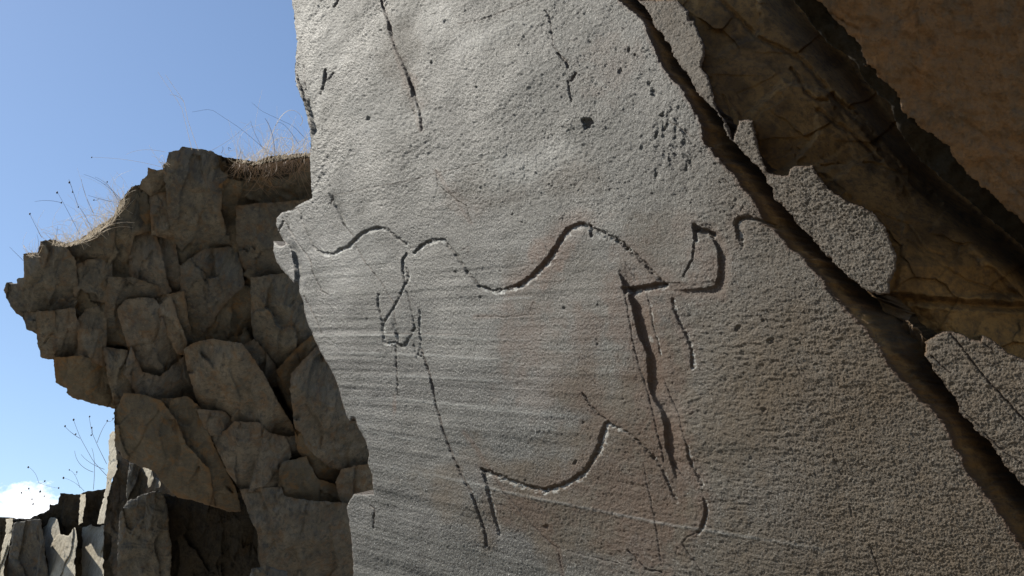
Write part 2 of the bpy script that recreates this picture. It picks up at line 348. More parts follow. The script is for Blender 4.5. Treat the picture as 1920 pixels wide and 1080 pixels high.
# natural relief of the face
RG = sstep(1150, 1560, X + 0.25 * Y - 60)                       # towards the right it turns coarser and warmer
low_ = (4.5 * fbm(U * 2.2, V * 2.2, 5, 3) + 3.0 * fbm(U * 4, V * 8, 15, 3)) * PX
Vc = np.clip(V, -1.3, 1.2); vt = V[len(ys) // 2, len(xs) // 2]
low_ += np.where(Vc < 0.35, -0.085 * (0.35 - Vc) ** 2, 0.0)
DC = low_ / (R @ N) / PX
bed = fbm(V * 30 + 0.2 * fbm(U * 2, V * 5, 9), U * .8, 20, 3)
up_ = 1 - sstep(300, 420, Y - 0.05 * X); bz = (.16 + .84 * sstep(430, 660, Y + 0.08 * X)) * (1 - 0.55 * RG)
H += 1.7 * bed * bz
b2 = fbm(V * 56 + 0.25 * fbm(U * 1.6, V * 6, 29), U * 0.6, 27, 3); H += 0.8 * b2 * bz
band = 0.5 + 0.85 * bz * fbm(V * 17 + 0.15 * fbm(U * 2, V * 3, 23), U * 0.6, 24, 4) + 0.75 * bz * b2 + 0.40 * fbm(U * 5, V * 14, 28, 5) + .18 * up_ * fbm(U * 30, V * 60, 48, 3)
up = 1 - sstep(300, 420, Y - 0.05 * X); upm = up * (0.55 + 0.45 * fbm(U * 3, V * 3, 33, 3))
H += 1.7 * upm * fbm(U * 60, V * 95, 31, 3) + 0.4 * upm * np.minimum(0, fbm(U * 45, V * 60, 34, 2) + 0.12) * 3
fine = 0.55 * fbm(U * 170, V * 190, 40, 2) + 0.80 * vn(U * 320, V * 350, 42)
R2 = sstep(1050, 1650, X); fine = .85 * fine * (1 - R2) + R2 * 1.0 * (fbm(U * 330, V * 380, 43, 2) + 1.3 * vn(U * 620, V * 680, 45))
H += fine * (1 + 0.35 * up)
H += RG * (0.65 * fbm(U * 120, V * 210, 44, 2) + 1.9 * fbm(V * 170 + 0.8 * vn(U * 25, V * 40, 3), U * 55, 46, 2) * (0.75 + 0.35 * vn(U * 6, V * 6, 47)))
# thin pale / raised bedding ribs
for (pl, a, wd) in [([(690,868),(790,887),(870,903),(970,928),(1060,945),(1150,963),(1240,982),(1400,1006),(1560,1033)], 1.3, 5), ([(575,630),(700,628),(850,634),(1000,640)], .7, 4), ([(600,662),(760,664),(950,676)], .7, 5),
                    ([(640,745),(800,752),(900,765),(1000,776),(1120,783)], .8, 6), ([(690,810),(760,822),(800,828)], .6, 4), ([(930,560),(1000,558)], .4, 4), ([(660,705),(800,706),(940,716)], .6, 5)]:
    w, D, Tt, Sg = nearest([tuple(p) for p in chaikin(pl)], 30)
    f = (1 - sstep(0, wd, D)) * np.sin(np.pi * np.clip(Tt, .02, .98)) ** .5 * (0.7 + .5 * fbm(X[w] / 30, Y[w] / 8, 5))
    H[w] += a * f; pale[w] = np.maximum(pale[w], 0.42 * f)
# warm / brown weathering
warm += 0.15 + 0.95 * RG * (0.75 + 0.4 * fbm(U * 4, V * 4, 61, 3))
for a in [(1230,790,260,230,.85,20),(1120,950,330,130,.85,10),(1000,620,110,110,.3,0),(1350,1000,260,120,.6,0),(1080,560,150,140,.38,0),(900,350,90,60,.35,0),(1080,330,80,70,.4,0),(760,130,60,160,.4,-15),(1250,470,110,120,.5,0),(1500,900,320,260,.5,0)]:
    spot(*a[:5], a[5], warm, 0.7, 60.)
for a in [(1030,478,30,62,.95,35),(1205,640,22,120,.6,-14),(1240,800,26,90,.6,-14),(985,640,55,70,.4,0),(1180,600,42,110,.5,-12),(1225,700,50,200,.45,-8),(1090,620,40,50,.4,0),(1195,930,90,110,.42,0),(1110,880,60,40,.35,-30),(1210,1010,70,70,.45,0),(1000,960,60,40,.4,30),(1260,880,45,80,.4,0),
          (1040,720,90,60,.25,0),(770,160,14,50,.45,-15),(1330,500,40,60,.45,0),(1280,430,50,30,.25,0),(741,760,5,22,.9,0),(1080,430,60,25,.3,-30),(1230,540,70,14,.5,0),(860,385,40,30,.25,0),(1140,120,60,60,.25,0),(950,660,14,60,.35,0),(1100,720,30,110,.3,0)]:
    spot(a[0], a[1], a[2] * 1.15, a[3] * 1.1, min(1, a[4] * 1.45), a[5], rust, 0.8, 25.)
for a in [(960,320,75,44,.26,-20),(1020,300,110,34,.2,-18),(820,30,40,60,.2,0),(930,60,110,30,.22,-20),(1216,634,9,6,.5,50),(640,480,100,70,.18,0),(600,40,60,100,.2,0),(720,215,90,60,.15,0),(1250,760,60,30,.1,0),(590,190,20,90,.2,0)]:  # pale patches; those above the animal's back paint in a silvery sheen
    spot(*a[:5], a[5], pale, 0.5, 30.)

# --- the carved animal and the grooves beside it
groove([(564,407),(569,422),(577,441),(584,457),(594,469)], 4.5, [1.5,2.2,2.5], .7)
groove([(594,469),(611,476),(624,476),(637,467)], 7.5, [2.5,3,3], 1.0)
groove([(637,467),(650,464),(663,452),(676,439),(691,431),(706,427)], 8, [2.5,4.2,4.4,3.6], .35)
groove([(706,427),(721,427),(732,435),(744,446),(760,457)], 8, [3,2.6,2.2], 1.2)
groove([(776,474),(787,463),(800,454),(815,449),(832,449)], 8.5, [3.5,3.8,3.5], .7)
groove([(832,449),(842,465),(855,477),(865,495),(877,512),(897,535)], 8, [3,3.2,3], .9)
groove([(897,535),(912,541),(930,546),(950,542),(972,535)], 9.5, [3,3.6,3.6], 1.1)
groove([(972,535),(993,522),(1010,505),(1030,483),(1043,463),(1053,445),(1067,428),(1090,419)], 12, [4.2,6,6.2,5,5], .35, rst=.8, dirt_shd=.6)
groove([(1090,419),(1107,425),(1120,432),(1140,442),(1160,450),(1175,465)], 12, [4,3.8,3.6], 1.1, dirt_shd=.5)
groove([(1105,422),(1108,442)], 6, 4, .3)
groove([(1175,465),(1193,480),(1210,497),(1230,518),(1243,529)], 11, [3.8,4,4], .8, rst=.45)
groove([(762,475),(754,490),(754,510),(760,530)], 6.5, [3.2,3.2,2.6], .3)
groove([(760,502),(766,517),(761,532)], 6.5, [3,3,2.2], .3)
groove([(760,530),(755,547),(742,570),(730,590),(720,602)], 5, [2.4,2.6,2.6], .4)
groove([(720,602),(717,620),(720,642),(727,645),(740,640),(755,652),(767,637),(777,615)], 6.5, [2.2,2.4,2.2], 1.1)
groove([(777,615),(774,592),(767,565),(762,540)], 4, [2.0,2.2,1.8], .5)
groove([(710,552),(709,570),(714,592),(717,610)], 5, [2.4,2.6,2.2], .4)
groove([(787,580),(787,600),(785,620),(790,637),(785,660),(781,673)], 4.5, [2.2,2.2,2.0], .7)
groove([(775,647),(780,662),(790,668)], 5, 2, 1.0)
groove([(790,655),(797,675),(805,700),(813,740),(818,765),(829,803),(842,841),(857,875)], 5.2, [3.0,3.4,3.4,3.4], .06, dirt_shd=1.0, lip=.35)  # leg line runs along the sun; its shadow is painted in, here and below
groove([(857,875),(873,904),(889,932),(898,967),(908,998),(912,1023)], 6.5, [3.4,4.0,3.8], .15, dirt_shd=.9, lip=.6)
groove([(902,880),(915,885),(943,894),(971,907),(996,913),(1021,918)], 10.5, [3.8,4,4.2], 1.0)
groove([(1021,918),(1046,913),(1071,901),(1096,885),(1109,863),(1121,841),(1129,822),(1136,793)], 11.5, [4.4,5.4,5.2,4.2], .45, rst=.5, dirt_shd=.6)
groove([(905,882),(915,916),(923,951),(931,985),(935,1001)], 7.5, [4,3.4,3], .4, rst=.2)
groove([(1092,737),(1102,755),(1116,772),(1133,786),(1147,797)], 7, [3.2,3,2.2], .6, rst=.6)
groove([(1147,797),(1169,805),(1188,819),(1205,836),(1224,858)], 8, [2.8,3,3], 1.0, rst=.5)
groove([(1224,858),(1238,875),(1247,894),(1258,919),(1269,940)], 8, [3.2,3.2,3], .7, rst=.6)
groove([(1260,560),(1267,590),(1282,620),(1287,628),(1295,650),(1299,687)], 8, [3.2,3.4,3.4], .6, rst=.6)
groove([(1210,552),(1217,572),(1222,610),(1230,632),(1234,665)], 5, [2,2.6,2.2], .5, rst=.5)
groove([(1172,492),(1182,508),(1190,522)], 6, 1.6, .8, rst=.5)
groove([(1286,835),(1293,866),(1306,888),(1315,907)], 8.5, [3,3.8,2.5], .5, rst=.7)
groove([(1315,907),(1318,932),(1320,940)], 2.5, 1.2, .3)
groove([(1320,935),(1324,960),(1318,985),(1309,998)], 9, [2,5.5,4], .2, rst=.6)
# fine cracks
FC = [([(665,455),(680,485),(715,530),(738,568),(741,612)],1.6,1.0),([(622,368),(620,382)],2.6,1.6),([(640,415),(653,432),(665,446)],1.8,1.2),
      ([(525,399),(531,410),(540,425),(548,440),(565,465),(580,485),(590,520),(603,545),(615,553)],1.7,1.2),([(520,434),(531,416)],3,2),([(545,395),(556,388),(566,402)],2.2,1.2),
      ([(570,555),(582,578),(592,597),(602,627)],1.8,1.4),([(742,640),(744,700),(745,742)],2,1.3),([(890,594),(950,594),(991,591),(1000,568)],1.8,.9),
      ([(720,625),(800,626),(885,628)],1.2,.5),([(975,650),(990,672)],1.6,.9),([(1095,695),(1118,722)],1.4,.8),([(1245,712),(1258,750),(1270,775),(1275,800),(1286,832)],2,1.3),
      ([(1170,548),(1180,600),(1186,640),(1198,685),(1210,722),(1221,762),(1232,812),(1242,850),(1244,868)],2.6,1.3),
      ([(1206,869),(1212,905),(1220,935),(1231,997),(1240,1060)],2.4,.9),([(918,879),(940,916),(981,966),(1027,1016),(1046,1029),(1056,1080)],2.2,.9),
      ([(1177,1033),(1193,1051),(1212,1069),(1240,1071)],3.2,2.2),([(1309,998),(1290,1006),(1278,1019),(1284,1029),(1302,1054),(1320,1080)],2.4,1.4),([(1065,1033),(1110,1045),(1158,1055)],1.6,.7),
      ([(1257,865),(1272,885),(1285,900)],2,1.2),([(1281,519),(1298,485),(1301,455)],3.6,2.0),([(1246,530),(1275,531)],2,1.4),([(817,320),(820,345),(855,375),(874,386),(883,418)],2.2,1.2),
      ([(712,-20),(716,8),(722,25),(730,50),(737,82),(752,112),(762,140),(772,170),(781,190),(788,215),(789,245)],3.6,1.8),([(610,130),(609,150),(604,167)],5,3.2),([(625,136),(614,150)],3.5,2.2),([(636,-5),(627,13)],4,2.6),([(602,172),(600,178)],3,1.6),
      ([(1000,-5),(960,15),(900,38),(860,45)],2,.8),([(1022,20),(1030,32),(1038,90),(1048,97)],2.6,1.2),([(1045,100),(1060,115),(1064,126)],6,2.6),([(1080,138),(1070,150)],5,2.4),([(1065,152),(1067,170),(1070,188)],3,2),
      ([(620,367),(700,351),(760,340),(830,322),(900,306)],1.4,.5),([(555,140),(567,178),(576,212),(581,238)],3,2.2),([(568,120),(570,150),(575,190)],1.4,.8),
      ([(1256,228),(1275,240),(1305,262)],2,1.2),([(1547,540),(1563,557),(1590,582)],3,3),([(1781,626),(1802,650),(1840,700),(1855,717),(1890,755),(1925,792)],3.2,3.2),([(1745,667),(1782,700)],2.6,2.2),([(1841,642),(1862,657)],2.6,2.2),
      ([(1845,812),(1885,850),(1925,875)],2.6,2.2),([(1812,778),(1845,805)],2.2,1.8),([(1560,840),(1566,865),(1578,890)],2,1.2),([(1630,1022),(1640,1050),(1652,1085)],2.2,1.4),([(1492,685),(1512,722)],1.6,1.0),([(1507,700),(1514,712)],1.6,1),
      ([(693,948),(701,955),(700,990)],3.4,1.6),([(865,470),(880,462),(878,475)],2,.9),([(1852,855),(1890,890)],1.6,1),([(1700,1030),(1760,1060)],1.6,.8),([(1593,945),(1597,962)],2.5,1.4),([(1355,335),(1368,345)],1.5,1),([(1376,235),(1380,250)],1.5,1),
      ([(985,575),(992,590)],1.6,.8),([(1023,462),(1030,477),(1034,470)],2,1.1)]
for pl, wd, dp in FC: groove(pl, wd + 1.2, dp * 1.5, .08, smooth=False, dirt_shd=.9, lip=.3)
for pl in [[(870,810),(918,879),(981,966),(1046,1029),(1056,1080)],[(1206,869),(1220,935),(1231,997),(1240,1060)],[(1170,548),(1186,640),(1221,762),(1242,850)],[(817,320),(855,375),(883,418)],[(712,-20),(737,82),(789,245)],[(890,594),(991,591),(1000,568)]]:
    w, D, Tt, Sg = nearest(pl, 20); rust[w] = np.maximum(rust[w], .6 * (1 - sstep(0, 8, D)))
# broken edges with real drop
scarp([(555,140),(561,160),(569,182),(576,205),(583,238)], [1,3,5,7,7.5], 24, -1)
scarp([(620,372),(627,388),(634,402),(641,416)], [3,4,4.5,4], 16, -1)
scarp([(528,395),(533,405),(538,418)], [3,4,3], 12, -1)
scarp([(534,455),(546,470),(548,487),(552,500),(553,515),(551,531)], [2,6,7,7,6.5,6], 22, -1)
scarp([(735,612),(742,630)], [3,5], 15, -1)
scarp([(752,115),(762,140),(770,172)], [0,3.5,5], 17, -1); scarp([(725,38),(728,62)], [1.5,4], 13, -1)
scarp([(1172,541),(1180,560),(1187,590),(1195,625),(1205,648),(1212,664),(1214,687),(1215,720),(1220,740),(1230,760),(1239,772),(1245,805),(1247,837),(1257,868)], [9,10,11,11,10,9,8.5,8.5,5,7,8,8,7.5,5], 46, -1, rst=.75)
groove([(1170,541),(1190,540),(1215,537),(1245,532)], 13, [9,10,10,9], .1, smooth=False, dirt_shd=.8, rst=.7)
groove([(1301,423),(1316,433),(1332,437)], 14, [8,12,10], .1, dirt_shd=.7); groove([(1302,428),(1304,450)], 8, [7,5], .1, dirt_shd=.7)
scarp([(1327,440),(1338,455),(1346,476),(1347,500),(1346,519),(1339,536),(1318,540),(1288,542)], [6,7.5,7.5,7.5,7.5,7,5,3], 26, -1, rst=.5)
groove([(1388,457),(1382,430),(1378,416),(1388,407),(1410,408),(1432,416)], 9, [2,6,9,9,12], .1, dirt_shd=.6, rst=.4)
scarp([(1383,412),(1384,430),(1389,456)], [4,4,3], 14, -1)
scarp([(1268,232),(1276,246),(1290,262)], [2,3,2], 20, -1); 
w = win([(1085,212),(1120,250)], 10); rr_ = np.hypot(X[w] - 1102, (Y[w] - 230) * .9) + 2.5 * fbm(X[w] / 6, Y[w] / 6, 19, 3); rr_ += 5 * fbm(X[w] / 9, Y[w] / 9, 18, 2); H[w] -= 9 * (1 - sstep(5, 11, rr_)); dirt_shade[w] = np.maximum(dirt_shade[w], .6 * (1 - sstep(4, 9, rr_)))  # round hole, coloured darker towards its middle
for cx, cy, r, d in [(1178,95,5,3.5),(1105,80,4,2),(1216,158,5,3),(1242,215,5,3),(1247,240,5,3),(1163,132,5,3),(1190,103,3,2),(834,39,4,2.5),(893,163,3,2),(808,118,3,2),(690,222,5,2),(630,128,3,1.5),(1120,646,3,1.6),(1057,578,4,2),(1120,573,3,1.5),(1093,793,4,2),(1078,866,5,2.8),(1383,615,6,3),(1432,770,6,2.6),(1423,760,4,2),(1240,840,4,2),(985,900,3,1.5),(901,557,2.5,2),(853,510,3,2),(688,598,2.5,2),(1023,988,5,2),(1445,640,7,3),(1430,600,5,2),(960,402,2.5,2.5),(978,418,2.5,2),(1225,173,7,3),(872,20,2,1)]:
    pit(cx, cy, r, d)
for k in range(110):            # small natural pits, denser at the top
    cx = rng.uniform(560, 1900); cy = rng.uniform(0, 1080) ** 1.0
    if rng.rand() < 0.35 + 0.5 * (cy > 330): continue
    r = rng.uniform(2, 3.8); a = rng.uniform(1.2, 2.0)
    pit(cx, cy, r * .75, rng.uniform(1, 2.4))
for k in range(9):             # torn patch beside the crack
    cx = rng.uniform(1225, 1290); cy = rng.uniform(185, 330)
    scarp([(cx, cy), (cx + rng.uniform(-3, 6), cy + rng.uniform(8, 18))], [1.5, rng.uniform(2, 4)], rng.uniform(8, 14), -1)

# the big crack
w = (slice(0, len(ys)), slice(np.searchsorted(xs, 1000), len(xs)))
KX = WX[w] + 5.5 * fbm(X[w] / 15, Y[w] / 15, 121, 5, .6); KY = WY[w] + 5.5 * fbm(X[w] / 15, Y[w] / 15, 122, 5, .6)
sdc = poly_sd(KX, KY, CRACK); dl = line_dist(KX, KY, CL); dr = line_dist(KX, KY, CR)
fr = dl / (dl + dr + 1e-6); Wd = dl + dr
lit = np.maximum(poly_sd(WX[w], WY[w], LIT1), poly_sd(WX[w], WY[w], LIT3))
ins = sdc > 0
prof = np.interp(fr, [0, .06, .2, .35, .6, .97, 1.0], [0, .4, .8, 1.7, 3, 3, 0])
prof = np.where(fr > .6, prof + (np.interp(fr, [.6, 1], [3, 2.4]) - prof) * (1 - sstep(-14, -5, lit)), prof)
prof = prof * (1 - .55 * np.exp(-((Y[w] - 608) / 48) ** 2)) * (1 + .35 * fbm(X[w] / 50, Y[w] / 50, 84, 3) + .22 * fbm(X[w] / 14, Y[w] / 40, 81, 3)) + 0.05 * fbm(X[w] / 9 + Y[w] / 11, (Y[w] - X[w]) / 60, 83, 4) * sstep(0.05, .3, fr)
SL = lambda A: A[w]
H[w] = np.where(ins, np.minimum(H[w], 1) * (fr < .3) - np.minimum(Wd, 90) * prof * 1.15, H[w])
rib = sstep(0, 14, sdc)
dk_ = .2 + .6 * sstep(.10, .28, fr + .12 * fbm(X[w] / 16, Y[w] / 16, 141, 4))  # deep side of the crack painted darker: its black shade along with soil
for A, v in ((dirt_shade, dk_), (brown, 1.0)): A[w] = np.where(ins, np.maximum(A[w], v * sstep(0, 4, sdc)), A[w])
rust[w] = np.maximum(rust[w], .75 * (1 - sstep(0, 9, dl)) * (fr < 1)); 
rust[w] = np.maximum(rust[w], .45 * (1 - sstep(0, 5, np.abs(sdc))))
for pl, d in [([(1640,625),(1660,652),(1690,672),(1712,690)], 7), ([(1785,815),(1800,832),(1830,860),(1880,905)], 6), ([(1330,262),(1380,320),(1420,370)], 3), ([(1790,862),(1830,885),(1900,960)], 6)]:
    w2, D, Tt, Sg = nearest(pl, 30); H[w2] += d * (1 - sstep(0, 16, D)) * np.sin(np.pi * np.clip(Tt, .03, .97)) * (H[w2] < -8)

# broken ground right of the crack: falls back behind the skin of the slab
rside = (sdc <= 0) & (dr < dl)
rec = rside & (lit < 0)
xb = np.interp(Y[w], [-1500,-160, 0, 120, 320, 500, 600, 700, 3000], [900,1150, 1290, 1310, 1450, 1650, 1660, 1700, 2500])
xq, yq = X[w], Y[w]
dz = 16 + 1.1 * np.clip(xq - xb + 55, 0, 700)
facets = [([(1385,225),(1330,130),(1350,100),(1440,120),(1540,180),(1530,260),(1470,330),(1420,320)], 14, -.10, .25), ([(1430,300),(1480,310),(1540,235),(1590,260),(1610,300),(1560,345),(1480,340)], 4, .10, .2),
          ([(1400,210),(1470,150),(1560,170),(1600,260),(1560,300),(1480,318),(1430,322)], -8, .08, .20), ([(1530,320),(1600,300),(1680,330),(1720,400),(1700,470),(1650,400),(1590,370)], -12, .05, .22), ([(1690,400),(1780,420),(1900,540),(1920,560),(1670,550),(1690,480)], 4, .2, .1),
          ([(1640,566),(1920,585),(2100,640),(2100,760),(1800,630),(1740,650),(1700,640)], 26, -.05, .3), ([(1290,-60),(1420,-60),(1430,60),(1340,110),(1310,60)], 6, .2, .1)]
for pl, off, gx_, gy_ in facets:
    s_ = poly_sd(xq + 5 * fbm(xq / 15, yq / 15, 87, 3), yq + 5 * fbm(xq / 15, yq / 15, 88, 3), pl); c_ = np.mean(np.array(pl), 0)
    dz = dz + sstep(-3, 10, s_) * (off + gx_ * (xq - c_[0]) + gy_ * (yq - c_[1]))
dz += 60 * (1 - sstep(0, 90, dr)) * np.exp(-((yq - 610) / 60) ** 2)
dz += 6 * fbm(xq / 80, yq / 80, 85, 4) + 5 * np.abs(fbm((xq + yq) / 120, (xq - yq) / 34, 86, 4)) * sstep(0, 60, xq - xb)
dz += facets_(xq, yq, 120, 60, 401, 5, .10, -.8) + sstep(0, .4, fbm(xq / 60, yq / 60, 404, 3)) * facets_(xq, yq, 26, 14, 402, 1.3, .1, -.8)
for pl, wd, dp in [([(1640,556),(1700,561),(1790,570),(1860,574),(2100,590)], 14, 34), ([(1485,128),(1500,150),(1512,172),(1530,186),(1552,190)], 6, 14), ([(1536,205),(1562,228),(1600,250),(1650,300)], 7, 14),
                   ([(1355,180),(1372,215),(1376,260)], 4, 10), ([(1540,310),(1640,305),(1700,330)], 4, 8), ([(1640,398),(1700,420),(1740,470),(1770,480)], 5, 8), ([(1560,180),(1620,230),(1660,290),(1760,380)], 12, 20), ([(1700,450),(1800,520),(1900,560)], 4, 7), ([(1330,-20),(1420,70),(1500,110),(1600,220)], 8, 14)]:
    D = line_dist(xq + 3 * fbm(xq / 12, yq / 12, 97, 3), yq + 3 * fbm(xq / 12, yq / 12, 98, 3), pl); dz += dp * (1 - sstep(0, wd, D))
cre = [(1360,-160),(1480,-5),(1600,125),(1680,235),(1771,345),(1842,405),(1920,470),(2050,590),(2300,800)]
D = line_dist(xq, yq, cre); dz += 190 * (1 - sstep(0, 62, D)) ** 1.5
DZ[w] = np.where(rec, dz, 0)
H[w] = np.where(rec, 0.3 * fbm(xq / 14, yq / 14, 90, 4), H[w])
brown[w] = np.where(rec, 1.0, brown[w]); rust[w] = np.where(rec, 0, rust[w]); dirt_shade[w] = np.where(rec, 0.45 * sstep(.1, .6, fbm(xq / 40, yq / 40, 95, 4)), dirt_shade[w]); pale[w] = np.where(rec, 0, pale[w])
edge = rside & (lit >= 0); rust[w] = np.where(edge, np.maximum(rust[w], .6 * (1 - sstep(0, 7, lit))), rust[w]); warm[w] = np.where(edge, np.maximum(warm[w], .8), warm[w])
H[w] -= np.where(edge, 3.0 * (1 - sstep(0, 5, lit)), 0)

# outline of the whole rock
m_ = X < 760
sds = np.full(X.shape, 99.0); sds[:, :200] = poly_sd(X[:, :200] + 1.2 * fbm(X[:, :200] / 7, Y[:, :200] / 7, 111, 3), Y[:, :200] + 1.2 * fbm(X[:, :200] / 7, Y[:, :200] / 7, 112, 3), SLAB)
tp = np.exp(-((X - 1262) / 60) ** 2 - ((Y - 255) / 75) ** 2); H += tp * 3.2 * fbm(U * 55 + V * 20, V * 40 - U * 25, 35, 3)
H -= 2.5 * (1 - sstep(0, 4, sds))
rust = np.maximum(rust, .5 * (1 - sstep(0, 3, sds)) * (Y > 400))
snap = (sds < 0) & (sds > -2.4)
gyy, gxx = np.gradient(sds); gxx /= ST; gyy = gyy / np.gradient(ys)[:, None]
gl = np.hypot(gxx, gyy) + 1e-6
XS = np.where(snap, X - sds * gxx / gl, X); YS = np.where(snap, Y - sds * gyy / gl, Y)
Rr = ray(XS, YS); Tt0 = np.clip(D0 * N[2] / (Rr @ N), .3, 9) + (DZ + DC) * PX
Pc = Rr * Tt0[..., None] + (H * PX)[..., None] * N
Vw = (CAM + c2w(Pc))
nr, nc = X.shape; I = np.arange(nr * nc).reshape(nr, nc)
keep = (sds[:-1, :-1] > -2.4) & (sds[1:, :-1] > -2.4) & (sds[:-1, 1:] > -2.4) & (sds[1:, 1:] > -2.4)
Q = np.stack([I[:-1, :-1], I[1:, :-1], I[1:, 1:], I[:-1, 1:]], -1)
cls = np.zeros(X.shape, int)       # 0 engraved slab, 1 right slab, 2 broken face
tmp = np.zeros(sdc.shape, int); tmp[ins & (fr > .86)] = 1; tmp[rside] = 1; tmp[rec] = 2
cls[w] = tmp
fc = np.maximum(np.maximum(cls[:-1, :-1], cls[1:, 1:]), np.maximum(cls[1:, :-1], cls[:-1, 1:]))
attrs = dict(band=np.clip(band, 0, 1).ravel(), rust=np.clip(rust, 0, 1).ravel(), dirt_shade=np.clip(dirt_shade, 0, 1).ravel(), pale=np.clip(pale, 0, 1).ravel(), warm=np.clip(warm, 0, 1).ravel(), brown=np.clip(brown, 0, 1).ravel())
def with_skirt(Vf, Qf, back, attrs=None):
    """give a sheet its thickness: walls drop from every open edge along vector field `back`, closed by a back sheet"""
    e = np.concatenate([Qf[:, [0, 1]], Qf[:, [1, 2]], Qf[:, [2, 3]], Qf[:, [3, 0]]]); k = np.sort(e, 1)
    key = k[:, 0] * (len(Vf) + 1) + k[:, 1]; u, idx, cnt = np.unique(key, return_index=True, return_counts=True)
    be = e[idx[cnt == 1]]; bv = np.unique(be); m = -np.ones(len(Vf), int)
    m[bv] = len(Vf) + np.arange(len(bv)); V2 = np.concatenate([Vf, Vf[bv] + back[bv]])
    Q2 = np.concatenate([Qf, np.stack([be[:, 1], be[:, 0], m[be[:, 0]], m[be[:, 1]]], -1)])
    A2 = {a: np.concatenate([v, v[bv]]) for a, v in attrs.items()} if attrs else None
    return V2, Q2, A2
Vf = Vw.reshape(-1, 3)
for c_, nm in ((0, 'engraved_rock'), (1, 'cracked_rock'), (2, 'fracture_face')):
    Qf = Q[keep & (fc == c_)].reshape(-1, 4)
    if c_ < 2:
        back = np.tile(-c2w(N) * (0.9 if c_ == 0 else 0.5), (len(Vf), 1))
        if c_ == 1: vd = Vf - CAM; back = vd / np.linalg.norm(vd, axis=1)[:, None] * .3
        if c_ == 0: back = np.tile(c2w(nrm([.55, 0, .8])) * 1.2, (len(Vf), 1))
        V2, Q2, A2 = with_skirt(Vf, Qf, back, attrs)
    else: V2, Q2, A2 = Vf, Qf, attrs
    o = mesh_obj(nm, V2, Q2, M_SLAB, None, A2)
    if c_ == 0: tag(o, 'large grey rock slab carved with the outline of a horned animal', 'rock slab')
    if c_ == 1: tag(o, 'rough brown-grey rock beyond the long diagonal crack, its right edge broken away', 'rock slab'); cracked = o
    if c_ == 2:
        o.parent = cracked; o.location = o.location - cracked.location; tag(o, 'smooth brown broken face in shade')
del Q, Vf, Vw

